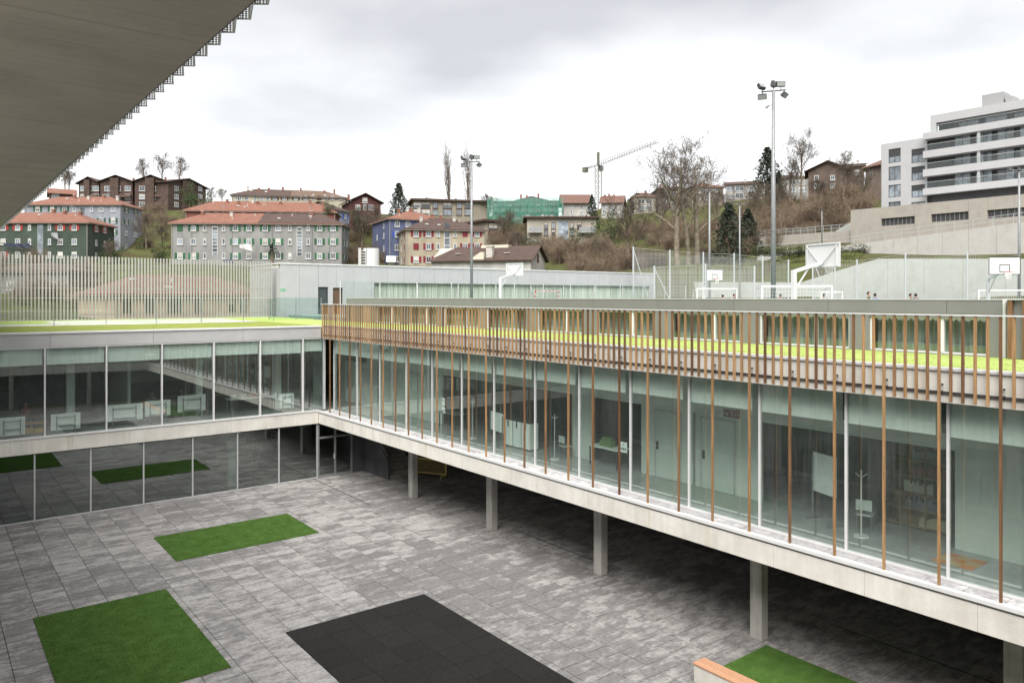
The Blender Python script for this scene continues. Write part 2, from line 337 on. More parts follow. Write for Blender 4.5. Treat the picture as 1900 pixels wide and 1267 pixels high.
# ================================================================== SCHOOL: courtyard, wings, overhang
def seat(root, base):
    """put the thing's Empty at its base without moving its parts"""
    b = Vector(base)
    for c in root.children: c.location = Vector(c.location) - b
    root.location = b
def wall_open(mb, axis, pos, thick, u0, u1, z0, z1, ops):
    """wall slab in the plane axis=pos with rectangular openings (ua,ub,za,zb), as butted boxes"""
    def b(ua, ub, za, zb):
        if ub - ua < 1e-4 or zb - za < 1e-4: return
        if axis == 'x': mb.box(pos, pos + thick, ua, ub, za, zb)
        else: mb.box(ua, ub, pos, pos + thick, za, zb)
    u = u0
    for ua, ub, za, zb in sorted(ops):
        b(u, ua, z0, z1); b(ua, ub, z0, za); b(ua, ub, zb, z1); u = ub
    b(u, u1, z0, z1)
    return mb

# ---- courtyard paving: a sand bed, slabs with open joints
PX0, PX1, PY0, PY1 = -3.0, 25.0, -0.6, 40.0
court = tag(mbx('courtyard_pavement', PX0, PX1, PY0, PY1, -0.30, -0.03, joint), kind='structure',
            label='grey mottled concrete slab paving of the sunken courtyard', cat='pavement')
slabs = []
sx = 0.976; sy = 0.5
k0 = int(math.floor((PX0 - 2.93) / sx))
for i in range(k0, k0 + 31):
    x0 = 2.93 + i * sx; x1 = x0 + sx
    x0c, x1c = max(x0, PX0), min(x1, PX1)
    if x1c - x0c < 0.05: continue
    off = random.choice((0, 0, sy / 2, sy / 3))
    y = PY0 - off
    while y < PY1:
        ya, yb = max(y, PY0), min(y + sy, PY1)
        if yb - ya > 0.06: slabs.append((x0c, x1c, ya, yb, random.uniform(-0.0025, 0.0025)))
        y += sy
def in_view(x, y, z=0.0, m=30):
    v = np.array([x, y, 0.0]); d = v @ FW
    if d < 1: return None
    px = 950 + FPX * (v @ RT) / d; py = CYP + FPX * (CAMZ - z) / d
    return d if (-m < px < 1900 + m and py < 1267 + m) else None
def covered(x, y):
    return (7.9 < x < 13.2 and 30.9 < y < 33.9) or (3.2 < x < 6.2 and y < 27.5 and y > 13) or (9 < x < 13 and y < 21.7)
vis = [(in_view((s[0]+s[1])/2, (s[2]+s[3])/2), s) for s in slabs]
near = sorted([q for q in vis if q[0] and not covered((q[1][0]+q[1][1])/2, (q[1][2]+q[1][3])/2)], key=lambda q: q[0])[:300]
nearset = set(id(q[1]) for q in near)
G = 0.009
rest = MB()
slab_mesh = {}
for s in slabs:
    x0, x1, y0, y1, dz = s
    if id(s) in nearset:
        key = (round(x1 - x0, 3), round(y1 - y0, 3)); me = slab_mesh.get(key)
        if me is None:
            hx, hy = key[0] / 2 - G, key[1] / 2 - G
            me = MB().box(-hx, hx, -hy, hy, -0.04, 0).data('paving_slab', paving); slab_mesh[key] = me
        add('paving_slab', me, court, ((x0 + x1) / 2, (y0 + y1) / 2, dz))
    else:
        rest.box(x0 + G, x1 - G, y0 + G, y1 - G, -0.04, dz)
tag(rest.build('paving_slabs', paving, court, fix=False), kind='stuff')
# slot drains: dark gaps between paving fields
for x0, x1, y0, y1 in ((17.08, 17.14, 33.2, 39.9), (20.2, 20.26, 20.5, 26.0), (22.0, 22.06, 5, 12.5)):
    bx('slot_drain', x0, x1, y0, y1, -0.02, 0.004, dark_metal, court)

def blades(parent, x0, x1, y0, y1, z, n, h, m, name='grass_blades'):
    rng = np.random.default_rng(abs(int(x0 * 100 + y0 * 7)) + 5)
    c = np.stack([rng.uniform(x0, x1, n), rng.uniform(y0, y1, n)], 1); a = rng.uniform(0, 6.283, n); hh = h * rng.uniform(0.5, 1.2, n); ln = rng.normal(0, 0.5, (n, 2)) * hh[:, None]
    w2 = 0.006
    v = np.zeros((n, 3, 3)); dxy = np.stack([np.cos(a), np.sin(a)], 1) * w2
    v[:, 0, :2] = c - dxy; v[:, 1, :2] = c + dxy; v[:, 2, :2] = c + ln; v[:, :2, 2] = z; v[:, 2, 2] = z + hh
    me = bpy.data.meshes.new(name); me.from_pydata(v.reshape(-1, 3).tolist(), [], np.arange(n * 3).reshape(-1, 3).tolist()); me.materials.append(m)
    return tag(add(name, me, parent), kind='stuff')
def turf_mat(x0, x1, y0, y1, label, n):
    t = empty('turf_mat', ((x0 + x1) / 2, (y0 + y1) / 2, 0.003), 0, label, 'artificial turf', 'artificial turf rectangles in the courtyard')
    a, b = (x1 - x0) / 2, (y1 - y0) / 2
    mbx('backing', -a, a, -b, b, 0, 0.022, turf, t)
    blades(t, -a - 0.01, a + 0.01, -b - 0.01, b + 0.01, 0.02, n, 0.026, turf)
    return t
turf_mat(7.66, 13.38, 30.62, 34.2, 'long green artificial turf rectangle nearest the glazed wing', 26000)
turf_mat(2.77, 6.64, 20.95, 27.9, 'largest green artificial turf rectangle at the lower left', 42000)
turf_mat(16.5, 19.2, 5.5, 12.82, 'dark green turf rectangle behind the wooden topped bench', 16000)

rm = empty('rubber_mat', (11.0, 17.1, 0.0), 0, 'black rubber play surface of square tiles in the paving', 'rubber mat')
tx, ty = 0.96, 0.96
rt_me = MB().box(-tx/2 + .004, tx/2 - .004, -ty/2 + .004, ty/2 - .004, 0.003, 0.026).data('rubber_tile', rubber)
for i in range(5):
    for j in range(11):
        add('rubber_tile', rt_me, rm, (-1.92 + i * tx, 4.52 - j * ty, random.uniform(-.002, .002)))
for nme, (px_, py_, z_, s_) in dict(a=(195, 1003, 0.02, 0.09), b=(82, 1035, .02, .05), c=(24, 1036, .02, .04)).items():
    p = at(px_, py_, (CAMZ - .02) * FPX / (py_ - CYP)); mb = MB(); rr = random.Random(3)
    for q in range(3):
        c = Vector((p.x + rr.uniform(-s_, s_), p.y + rr.uniform(-s_, s_), 0.01)); e = [Vector((rr.uniform(-s_, s_), rr.uniform(-s_, s_), rr.uniform(.01, s_))) for _ in range(3)]
        mb.quad(c, c + e[0], c + e[0] + e[1], c + e[1])
    o = mb.build('litter', white_paint, fix=False)
    tag(o, {'a': 'crumpled white paper lying on the paving before the glass', 'b': 'small white paper scrap near the left edge of the paving', 'c': 'tiny white scrap furthest left on the paving'}[nme], 'litter')

# ---- left wing (runs along x, faces the courtyard)
W1 = empty('school_wing', label='two storey glazed school wing across the far side of the courtyard', cat='building')
FY = 39.85
MX = [-0.45, 1.98, 4.42, 6.9, 9.33, 11.79, 14.17, 16.52]
GX = [-0.4, 1.8, 4.03, 6.25, 8.51, 10.77, 12.99, 15.19, 17.36]
for i in range(9): mbx('edge_beam', -4 + i * 2.3756 + .002, -4 + (i + 1) * 2.3756 - .002, FY + random.uniform(0, .003), FY + 0.45, 3.03, 3.70, concrete, W1, bevel=0.008)
mbx('sill_strip', -4, 17.42, FY - 0.03, FY + 0.13, 3.703, 3.775, alu_white, W1)
mbx('upper_floor_slab', -4, 25, FY + 0.45, 54, 3.2, 3.69, int_floor, W1)
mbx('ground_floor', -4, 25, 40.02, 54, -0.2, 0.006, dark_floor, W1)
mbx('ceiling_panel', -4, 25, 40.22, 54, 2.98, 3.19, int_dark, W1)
mbx('upper_ceiling', -4, 25, 40.3, 54, 7.72, 7.85, int_ceil, W1)
mbx('roof_slab', -6, 22, 40.2, 54, 7.86, 8.36, concrete, W1)
for i in range(5):
    x0 = -4 + i * 4.31; bx('fascia_panel', x0 + .006, x0 + 4.304, FY + .02, FY + .12, 7.76, 8.355, clad_grey, W1)
    bx('coping', x0 + .004, x0 + 4.306, FY - .03, FY + .42, 8.357, 8.43, alu_white, W1)
mbx('head_frame', -4, 17.55, FY + .04, FY + .2, 7.70, 7.757, alu_white, W1)
b = MX + [17.75]
for i, x in enumerate(MX): bx('mullion', x - .03, x + .03, FY + .03, FY + .19, 3.777, 7.699, alu_white, W1)
bx('corner_post', 17.72, 17.82, FY + .06, FY + .22, 3.777, 7.699, alu, W1)
rr = random.Random(4)
for i in range(len(b) - 1):
    p = bx('window_pane', b[i] + .032, b[i+1] - .032, 40.0, 40.012, 3.78, 7.698, glass_left, W1); p.rotation_euler = (R(rr.uniform(-.12, .12)), 0, R(rr.uniform(-.16, .16)))
    bx('roller_blind', b[i] + .08, b[i+1] - .08, 40.06, 40.075, rr.choice((6.95, 6.95, 7.02)), 7.71, blind, W1)
    bx('ceiling_bulkhead', b[i] + .02, b[i+1] - .02, 43.0, 43.1, 7.15, 7.71, int_ceil, W1)
for x in GX: bx('ground_mullion', x - .028, x + .028, FY + .08, FY + .19, 0.007, 2.975, alu, W1)
bx('ground_sill', -4, 17.33, FY + .1, FY + .18, 0.008, 0.05, alu, W1)
for i in range(len(GX) - 1):
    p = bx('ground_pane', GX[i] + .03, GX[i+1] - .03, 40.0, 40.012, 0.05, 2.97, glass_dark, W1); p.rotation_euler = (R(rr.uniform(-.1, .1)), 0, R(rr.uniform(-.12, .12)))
# double door under the corner
door = empty('entrance_door', parent=W1)
fr = MB()
for x in (17.42, 18.42, 19.42): fr.box(x - .05, x + .05, 39.93, 40.03, 0.01, 2.97)
fr.box(17.47, 18.37, 39.93, 40.03, 2.15, 2.25); fr.box(18.47, 19.37, 39.93, 40.03, 2.15, 2.25); fr.box(17.47, 18.37, 39.93, 40.03, .01, .13); fr.box(18.47, 19.37, 39.93, 40.03, .01, .13)
fr.build('door_frame', steel, door)
for x in (17.47, 18.47):
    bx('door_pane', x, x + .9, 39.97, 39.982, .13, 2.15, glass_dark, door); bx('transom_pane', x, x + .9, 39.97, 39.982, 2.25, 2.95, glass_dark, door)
bx('door_handle', 18.34, 18.37, 39.86, 39.93, .95, 1.25, alu_white, door)
wb = MB(); wall_open(wb, 'y', 52.0, 0.25, -4, 25, 0.007, 2.97, [(-1, 1.5, 1.2, 2.7), (4.5, 6, 1.0, 2.6), (8, 9.2, 1.3, 2.7), (12.2, 14.6, 1.1, 2.6), (16, 17.5, 1.0, 2.6)])
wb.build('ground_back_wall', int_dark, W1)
for x0, x1, z0, z1 in ((12.2, 14.6, 1.1, 2.6), (4.5, 6, 1.0, 2.6)):
    for j in range(5): bx('curtain_strip', x0 + j * (x1 - x0) / 5 + .05, x0 + (j + 1) * (x1 - x0) / 5 - .12, 52.05, 52.09, z0, z1, blind, W1)
bx('partition_wall', 15.6, 19.6, 46.0, 46.15, 0.007, 2.97, int_wall, W1)
bx('interior_column', 12.85, 13.3, 41.0, 41.4, 0.007, 2.97, int_wall, W1)
bx('interior_step', 11, 15.6, 44.4, 46, 0.007, .45, int_wall, W1)
wb = MB(); wall_open(wb, 'y', 50.0, 0.25, -4, 25, 3.70, 7.71, [(2.0, 4.4, 4.8, 6.6), (7, 7.8, 4.7, 6.6), (19.7, 20.7, 4.6, 7.0), (21.2, 24, 4.6, 7.0)])
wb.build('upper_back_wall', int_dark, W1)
bx('upper_partition', 8.4, 8.55, 43, 50, 3.70, 7.7, int_wall, W1); bx('pinboard', 9.4, 15.5, 49.9, 49.97, 4.9, 6.4, int_wall, W1)
bx('wall_shelf', -2, 2, 49.6, 49.98, 5.2, 5.26, white_board, W1)
for x in (5.6, 11.6, 15.9): bx('upper_column', x, x + .35, 42.4, 42.75, 3.70, 7.71, int_wall, W1)
mbx('side_wall', -4.3, -4.02, 39.85, 54, -0.2, 8.35, concrete_wall, W1)
mbx('rear_lower_wall', -4, 60, 54.02, 54.3, -0.2, 7.8, concrete_wall, W1)
seat(W1, (8, 40, 0))

# flip-top tables, boards and stools stored behind the upper glass
def flip_table(name, x0, x1, y, z0, z1, label, rz=0.0):
    t = empty(name, ((x0 + x1) / 2, y, 3.69), rz, label, 'table', 'flip top tables behind the upper glazing')
    a = (x1 - x0) / 2
    top = MB().box(-a, a, -.015, .015, z0 - 3.69, z1 - 3.69).build('tabletop', white_board, t)
    for s in (-1, 1):
        l = MB(); l.box(s * a * .62 - .02, s * a * .62 + .02, -.09, -.05, .08, (z1 - 3.69) * .9); l.box(s * a * .62 - .025, s * a * .62 + .025, -.35, .3, .05, .09)
        l.build('leg', steel, t); w_ = MB()
        for q in (-.33, .28): w_.box(s * a * .62 - .03, s * a * .62 + .03, q - .03, q + .03, 0, .05)
        w_.build('caster', dark_metal, t)
    MB().box(-a * .62 + .02, a * .62 - .02, -.08, -.05, .35, .4).box(-a * .62 + .02, a * .62 - .02, -.08, -.05, (z1 - 3.69) * .8, (z1 - 3.69) * .8 + .03).build('crossbar', steel, t)
    return t
for a in ((2.75, 3.75, 40.8, 3.8, 4.62, 'white flip top table at the far left behind the upper glass'),
          (4.75, 5.95, 40.8, 3.85, 4.6, 'white flip top table in the second upper bay from the left'),
          (7.1, 8.75, 41.3, 3.95, 4.75, 'wide pale tabletop tilted up in the third upper bay'),
          (8.9, 10.1, 41.5, 4.0, 4.78, 'pale flip top table showing its frame beside the wide tabletop'),
          (10.6, 12.0, 42.1, 4.0, 4.85, 'pale flip top table standing furthest right of the folded tables'),
          (15.7, 16.5, 41.2, 3.85, 4.65, 'small white board leaning by the last upper bay')): flip_table('flip_table', *a)
def chair(loc, rz, label, m, group='chairs behind the glass'):
    t = empty('chair', loc, rz, label, 'chair', group)
    MB().box(-.2, .2, -.2, .2, .43, .46).build('seat', m, t); MB().box(-.2, .2, .18, .21, .58, .86).build('backrest', m, t)
    for x in (-.18, .18):
        for y in (-.18, .18): MB().bar((x, y, 0), (x * .95, y * .95, .43), .025).build('leg', steel, t)
    MB().bar((-.18, .195, .43), (-.18, .195, .8), .02).bar((.18, .195, .43), (.18, .195, .8), .02).build('back_frame', steel, t)
    return t
chair_dark = mat('chair_shell', (0.05, 0.055, 0.06), .5); chair_pale = mat('chair_shell_pale', (0.55, 0.6, 0.57), .5)
chair((7.0, 42.0, 3.69), .4, 'dark chair left of the wide tilted tabletop upstairs', chair_dark)
chair((10.35, 42.4, 3.69), -.3, 'dark chair between the two framed flip tables upstairs', chair_dark)
t = empty('work_table', (14.6, 42.6, 3.69), 0, 'long cluttered work table in the upper room near the corner', 'table')
MB().box(-1.3, 1.3, -.4, .4, .70, .74).build('tabletop', white_board, t)
for x in (-1.2, 1.2):
    for y in (-.33, .33): MB().bar((x, y, 0), (x, y, .70), .04).build('leg', steel, t)
rr = random.Random(11)
for i, (c, lab) in enumerate((((.6, .62, .6), 'white box on the cluttered work table'), ((.3, .34, .36), 'grey box on the cluttered work table'), ((.35, .12, .1), 'red box on the cluttered work table'), ((.5, .5, .45), 'cream stack at the end of the cluttered work table'))):
    x = 13.6 + i * .55; s = rr.uniform(.12, .2)
    o = MB().box(-s, s, -.12, .12, 0, s * 1.1).box(-s * .9, s * .9, -.1, .1, s * 1.1, s * 1.3).build('storage_box', mat('box_%d' % i, c, .7), None, (x, 42.6, 4.43)); tag(o, lab, 'box')
cart = empty('storage_cart', (4.1, 41.3, 3.69), 0, 'low orange brown storage cart on the upper floor at left', 'cart')
org = mat('orange_ply', (0.42, 0.19, 0.05), .6, var=.15)
MB().box(-.45, .45, -.25, .25, .5, .54).box(-.45, .45, -.25, .25, .08, .12).build('shelf', org, cart); MB().box(-.49, -.45, -.25, .25, .05, .6).box(.45, .49, -.25, .25, .05, .6).build('side_panel', org, cart)
o = MB().box(-.35, .0, -.2, .2, 0, .22).box(.05, .38, -.2, .2, 0, .17).build('tray', mat('yellow_tray', (.5, .33, .05), .5), None, (4.1, 41.3, 3.812)); tag(o, 'yellow trays inside the orange storage cart', 'tray')

# ---- roof of the left wing: olive turf edge, pale path, bright lawn, glass balustrade
tag(mbx('roof_lawn', -6, 17.6, 40.3, 49.0, 8.365, 8.425, turf_olive), 'olive green turf strip along the roof edge of the far wing', 'lawn', kind='structure')
o = tag(mbx('roof_path', -6, 19, 49.0, 52.6, 8.365, 8.41, paving_pale), 'pale paved path crossing the planted roof', 'path', kind='structure')
o = tag(mbx('roof_lawn', -6, 22.6, 52.6, 60, 8.2, 8.42, turf_roof), 'bright lime turf field on the roof before the white fence', 'lawn', kind='structure')
o = tag(mbx('roof_path', 6.3, 17.6, 53.6, 57.6, 8.3, 8.426, paving_pale), 'white paved rectangle set into the roof turf', 'path', kind='structure')
mbx('turf_verge', 17.6, 22.0, 40.0, 52.6, 8.1, 8.42, turf_roof).update_tag()
tag(bpy.data.objects['turf_verge'], 'lime turf corner of the roof behind the slat screen', 'lawn', kind='structure')
bal = empty('glass_balustrade', label='frameless glass balustrade along the roof path', cat='balustrade')
xs = [0.6, 3.3, 5.9, 8.5, 11.2, 13.8, 16.4, 18.4]
for i in range(len(xs) - 1):
    bx('glass_panel', xs[i] + .02, xs[i+1] - .02, 49.3, 49.32, 8.45, 9.93, glass_rail_m, bal)
for x in xs: bx('post', x - .018, x + .018, 49.29, 49.33, 8.41, 9.94, steel, bal)
bx('top_trim', .6, 18.4, 49.29, 49.33, 9.935, 9.955, alu, bal)
seat(bal, (9, 49.3, 8.41))
bal2 = empty('glass_screen', label='tall greenish glass wind screen left of the pavilion doors', cat='glass screen')
for x0, x1 in ((19.4, 21.3), (21.36, 23.2)): bx('glass_panel', x0, x1, 52.8, 52.83, 8.44, 9.96, glass_mat('tinted_screen', (.87, .94, .92), .05), bal2)
for x in (19.36, 21.33, 23.24): bx('post', x - .02, x + .02, 52.79, 52.84, 8.42, 9.97, steel, bal2)
seat(bal2, (21.3, 52.8, 8.42))

# ---- right wing (runs along y)
W2 = empty('school_wing', label='first floor glazed school wing raised on concrete columns at right', cat='building')
EX = 17.40; YS = -0.6
for i in range(17): mbx('edge_beam', EX + random.uniform(0, .003), EX + .5, YS + i * 2.4047 + .002, YS + (i + 1) * 2.4047 - .002, 3.03, 3.655, concrete, W2, bevel=0.008)
mbx('edge_flashing', EX - .03, EX + .12, YS, 39.84, 3.658, 3.745, alu_white, W2)
mbx('drip_line', EX - .012, EX - .001, YS, 39.84, 3.615, 3.63, dark_metal, W2)
mbx('floor_slab', EX + .5, 25, YS, 40.3, 3.10, 3.655, concrete, W2)
mbx('gallery_floor', 18.2, 25, YS, 40.3, 3.657, 3.70, int_floor, W2)
gs = MB().box(-.242, .242, -.392, .392, -.03, 0).data('gallery_slab', paving_pale)
for i in range(50):
    y = 39.4 - i * .8
    if y > YS + .4: add('gallery_slab', gs, W2, (17.78, y, 3.70 + random.uniform(-.002, .002)))
mbx('sill', 18.04, 18.18, YS, 39.95, 3.70, 3.76, alu_white, W2)
MY = [v * 18.1 / 18.4 for v in (40.04, 37.16, 34.63, 31.97, 29.63, 27.23, 24.89, 22.28, 19.83, 17.37, 14.96, 12.5, 10.0, 7.59, 5.17, 2.75, .33)]
for y in MY: bx('mullion', 18.07, 18.14, y - .03, y + .03, 3.762, 7.69, alu_white, W2)
rr = random.Random(8)
for i in range(len(MY) - 1):
    p = bx('window_pane', 18.1, 18.112, MY[i+1] + .037, MY[i] - .037, 3.763, 7.69, glass, W2); p.rotation_euler = (0, R(rr.uniform(-.1, .1)), R(rr.uniform(-.12, .12)))
    bx('roller_blind', 18.17, 18.185, MY[i+1] + .3, MY[i] - .02, rr.choice((6.88, 6.92)), 7.69, blind, W2)
    bx('blind_gap_shade', 18.46, 18.50, MY[i+1] + .02, MY[i+1] + .29, 6.9, 7.69, int_dark, W2)  # dark strip standing in for the interior column's shade beside each mullion
mbx('roof_beam', 17.62, 17.95, YS, 39.84, 7.70, 8.375, concrete, W2, bevel=.008)
mbx('roof_coping', 17.6, 17.88, YS, 39.84, 8.378, 8.465, alu_white, W2)
mbx('roof_slab', 17.96, 25, YS, 40.28, 7.72, 8.30, concrete, W2)
mbx('gallery_ceiling', 18.5, 25, YS, 40.28, 7.60, 7.71, int_ceil, W2)
CY_ = [33.15, 26.5, 19.85, 13.25, 6.6]
for y in CY_: mbx('column', 19.3, 19.62, y - .2, y + .2, 0.004, 3.098, concrete_col, W2, bevel=.012)
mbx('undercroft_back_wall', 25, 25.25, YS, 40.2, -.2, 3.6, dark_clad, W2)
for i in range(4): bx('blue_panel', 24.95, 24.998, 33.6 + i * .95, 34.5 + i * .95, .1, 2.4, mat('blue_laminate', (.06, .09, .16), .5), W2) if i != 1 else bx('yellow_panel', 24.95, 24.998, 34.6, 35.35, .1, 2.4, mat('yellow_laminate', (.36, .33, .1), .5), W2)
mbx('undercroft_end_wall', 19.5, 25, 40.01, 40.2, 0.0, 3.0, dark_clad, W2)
# gallery back wall: pale door bays and dark openings
BX = 20.5
Yb = lambda px: y_on_x(px, BX)
mbx('gallery_lintel', BX, BX + .12, YS, 40.2, 6.15, 7.59, int_wall, W2)
for pa, pb in ((640, 700), (706, 820), (1062, 1098), (1190, 1285), (1290, 1412), (1772, 1900)):
    bx('gallery_wall', BX, BX + .12, Yb(pb), Yb(pa), 3.702, 6.148, int_wall, W2)
for pa, pb in ((735, 775), (1218, 1262), (1303, 1362)):
    d = empty('gallery_door', parent=W2)
    leafm = mat('pale_door', (.62, .68, .63), .55, var=.03)
    MB().box(BX - .03, BX - .002, Yb(pb), Yb(pa), 3.71, 5.98).build('door_leaf', leafm, d)
    MB().box(BX - .045, BX - .001, Yb(pb) - .05, Yb(pb) - .004, 3.71, 6.03).box(BX - .045, BX - .001, Yb(pa) + .004, Yb(pa) + .05, 3.71, 6.03).box(BX - .045, BX - .001, Yb(pb) - .05, Yb(pa) + .05, 5.984, 6.03).build('door_frame', alu, d)
    MB().box(BX - .09, BX - .031, Yb(pa) - .12, Yb(pa) - .06, 4.68, 4.95).build('door_handle', dark_metal, d)
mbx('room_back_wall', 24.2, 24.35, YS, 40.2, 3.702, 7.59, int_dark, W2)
for y in (36.5, 28.2, 22.2, 17.6, 10.5, 7.2): bx('room_partition', BX + .13, 24.19, y, y + .12, 3.702, 7.59, int_dark, W2)  # dark wall colour puts the gloom of the rooms into the partitions
for i, y in enumerate((30.4, 24.8, 20.2)): bx('light_panel', 21.4, 23.4, y, y + .25, 7.55, 7.598, white_board, W2)
seat(W2, (19.5, 20, 0))

# timber slat screen
SC = empty('timber_slat_screen', label='long screen of upright weathered cedar slats along the right wing', cat='slat screen')
SLX = 17.5
y = 6.21 + .24 * 139; n = 0
k = 139
short_me = {}
while True:
    y = 6.21 + .24 * k
    if y < YS + .1: break
    long = (k % 5 == 0)
    zt, zb = 9.60, (3.70 if long else 7.745 + random.uniform(-.004, .004))
    s = bx('slat', SLX - .03, SLX + .03, y - .024, y + .024, zb, zt, wood, SC)
    s.rotation_euler = (R(random.uniform(-.06, .06)), R(random.uniform(-.06, .06)), R(random.uniform(-2, 2)))
    if long:
        for z in (8.08, 7.93): bx('bolt', 17.534, 17.575, y - .06, y - .03, z, z + .05, dark_metal, SC)
    k -= 1
mbx('top_rail', SLX - .05, SLX + .05, YS, 39.72, 9.602, 9.63, alu_white, SC)
mbx('fixing_rail', 17.575, 17.612, YS, 39.72, 7.90, 7.955, dark_metal, SC)
mbx('upper_fixing_rail', 17.572, 17.6, YS, 39.72, 8.40, 8.44, alu, SC)
seat(SC, (SLX, 20, 3.70))
tag(mbx('roof_lawn', 17.9, 22.0, YS, 40.0, 8.31, 8.44, turf_roof), 'lime green turf strip behind the cedar slats', 'lawn', kind='structure')
lawn2 = bpy.data.objects['roof_lawn.002'] if 'roof_lawn.002' in bpy.data.objects else None
if lawn2: blades(lawn2, 17.9, 21.95, 4.5, 24, 8.44, 16000, .022, turf_roof)

# things on the gallery behind the glass
def whiteboard(loc, rz, w_, z0, z1, label):
    t = empty('mobile_whiteboard', loc, rz, label, 'whiteboard')
    MB().box(-w_ / 2, w_ / 2, -.02, .02, z0, z1).build('board', white_board, t)
    for s in (-1, 1):
        MB().box(s * w_ * .5 - .02, s * w_ * .5 + .02, .021, .05, .08, z1 - .1).build('leg', steel, t)
        MB().box(s * w_ * .5 - .02, s * w_ * .5 + .02, -.25, .28, .04, .08).build('foot', steel, t)
def onfloor(px, py): d = (CAMZ - 3.70) * FPX / (py - CYP); p = at(px, py, d); return Vector((p.x, p.y, 3.701))
p = onfloor(920, 815); whiteboard((19.6, y_on_x(922, 19.6), 3.701), R(80), 1.15, .55, 1.35, 'tilted white board on wheels left of the white lockers')
whiteboard((20.0, y_on_x(1530, 20.0), 3.701), R(70), .9, .8, 1.9, 'upright white board in the dark room near the right end')
for i, (pa, pb) in enumerate(((945, 958), (960, 974), (976, 991))):
    x = 19.9; t = empty('locker', (x, (y_on_x(pa, x) + y_on_x(pb, x)) / 2, 3.701), 0, ['white locker nearest the tilted board', 'white locker in the middle of the row of three', 'white locker at the right end of the row of three'][i], 'locker', 'white lockers on the gallery')
    h = abs(y_on_x(pa, x) - y_on_x(pb, x)) / 2 - .01
    MB().box(-.24, .24, -h, h, .05, 1.12).build('body', white_board, t, bevel=.01); MB().box(-.25, .25, -h - .004, h + .004, 1.122, 1.16).build('top', dark_metal, t)
    MB().box(-.262, -.242, -.03, .03, .85, 1.1).build('slot', dark_metal, t); MB().box(-.2, .2, -h + .03, h - .03, 0, .05).build('plinth', dark_metal, t)
def coat_stand(px, x, label):
    t = empty('coat_stand', (x, y_on_x(px, x), 3.701), 0, label, 'coat stand', 'white coat stands')
    MB().tube((0, 0, .03), (0, 0, 1.75), .022, n=8).build('pole', white_paint, t); MB().tube((0, 0, 0), (0, 0, .03), .2, .18, n=16, cap=True).build('base', white_paint, t)
    for a in range(4):
        c, s_ = math.cos(a * 1.57 + .4), math.sin(a * 1.57 + .4); MB().tube((0, 0, 1.55), (c * .14, s_ * .14, 1.66), .012, n=5).build('hook', white_paint, t)
coat_stand(877, 19.5, 'slim white coat stand left of the tilted board'); coat_stand(1029, 19.5, 'slim white coat stand right of the lockers'); coat_stand(1598, 19.6, 'white coat stand by the wooden bookcase')
chair((20.1, y_on_x(1050, 20.1), 3.701), 1.4, 'pale chair beside the coat stand right of the lockers', chair_pale)
chair((20.2, y_on_x(1605, 20.2), 3.701), 1.9, 'white chair behind the coat stand near the bookcase', chair_pale)
for px, lab in ((840, 'dark reading table in the opening below the notices'), (1130, 'glass topped table with a plant box before the pale doors')):
    t = empty('side_table', (20.3, y_on_x(px, 20.3), 3.701), 0, lab, 'table')
    MB().box(-.35, .35, -.75, .75, .70, .74).build('tabletop', steel if px < 900 else white_board, t)
    for x in (-.3, .3):
        for y in (-.7, .7): MB().bar((x, y, 0), (x, y, .70), .04).build('leg', dark_metal, t)
o = MB().box(-.15, .15, -.3, .3, 0, .22).box(-.1, .1, -.2, .2, .22, .33).build('planter_box', mat('leafy_green', (.16, .26, .1), .8, var=.4, scale=20), None, (20.3, y_on_x(1128, 20.3), 4.443)); tag(o, 'green planted box on the glass topped table', 'planter')
bc = empty('bookcase', (21.6, y_on_x(1700, 21.6), 3.701), 0, 'tall wooden bookcase with open shelves near the right end', 'bookcase')
bw = mat('oak_veneer', (.34, .27, .16), .6, var=.2, scale=4)
MB().box(.22, .25, -1.0, 1.0, 0, 2.5).build('back', bw, bc)
for y in (-1.0, -.33, .33, .97): MB().box(-.2, .219, y, y + .03, 0, 2.5).build('upright', bw, bc)
for z in (.05, .5, .95, 1.4, 1.85, 2.47): MB().box(-.19, .218, -.968, .968, z, z + .025).build('shelf', bw, bc)
rr = random.Random(21); cols = [(.5, .45, .3), (.2, .22, .25), (.6, .6, .55), (.3, .12, .1), (.15, .2, .16)]
for i, lab in enumerate(('bottom', 'second', 'third', 'fourth', 'top')):
    z = .076 + .45 * i; o = MB(); y = -.9 + .2 * (i % 3)
    for q in range(14 + 3 * (i % 2)): o.box(-.14, .1, y + q * .055, y + q * .055 + .05, 0, rr.uniform(.2, .32))
    o = o.build('book_row', mat('books_%d' % i, cols[i], .8), None, (21.6, bc.location.y, 3.701 + z)); tag(o, 'books standing on the %s shelf of the wooden bookcase' % lab, 'books', 'book rows in the bookcase')
rug = empty('play_rug', (19.6, y_on_x(1780, 19.6), 3.702), 0, 'orange patterned foam rug on the gallery floor at right', 'rug')
for i in range(3):
    for j in range(3): MB().box(-.45 + i * .3 + .004, -.15 + i * .3 - .004, -.45 + j * .3 + .004, -.15 + j * .3 - .004, 0, .012).build('rug_tile', mat('rug_%d' % ((i + j) % 2), ((.5, .2, .07), (.42, .3, .16))[(i + j) % 2], .8), rug)
def sign(name, loc, w_, h_, bg, label, marks, mm):
    t = empty(name, loc, 0, label, 'sign'); MB().box(0, .012, -w_ / 2, w_ / 2, -h_ / 2, h_ / 2).build('panel', bg, t)
    mk = MB()
    for y0, y1, z0, z1 in marks: mk.box(-.004, -.001, y0 * w_, y1 * w_, z0 * h_, z1 * h_)
    mk.build('lettering', mm, t)
black = mat('black_ink', (.02, .02, .02), .7); redsign = mat('red_sign', (.22, .06, .06), .6); pale_ink = mat('pale_ink', (.55, .5, .5), .6)
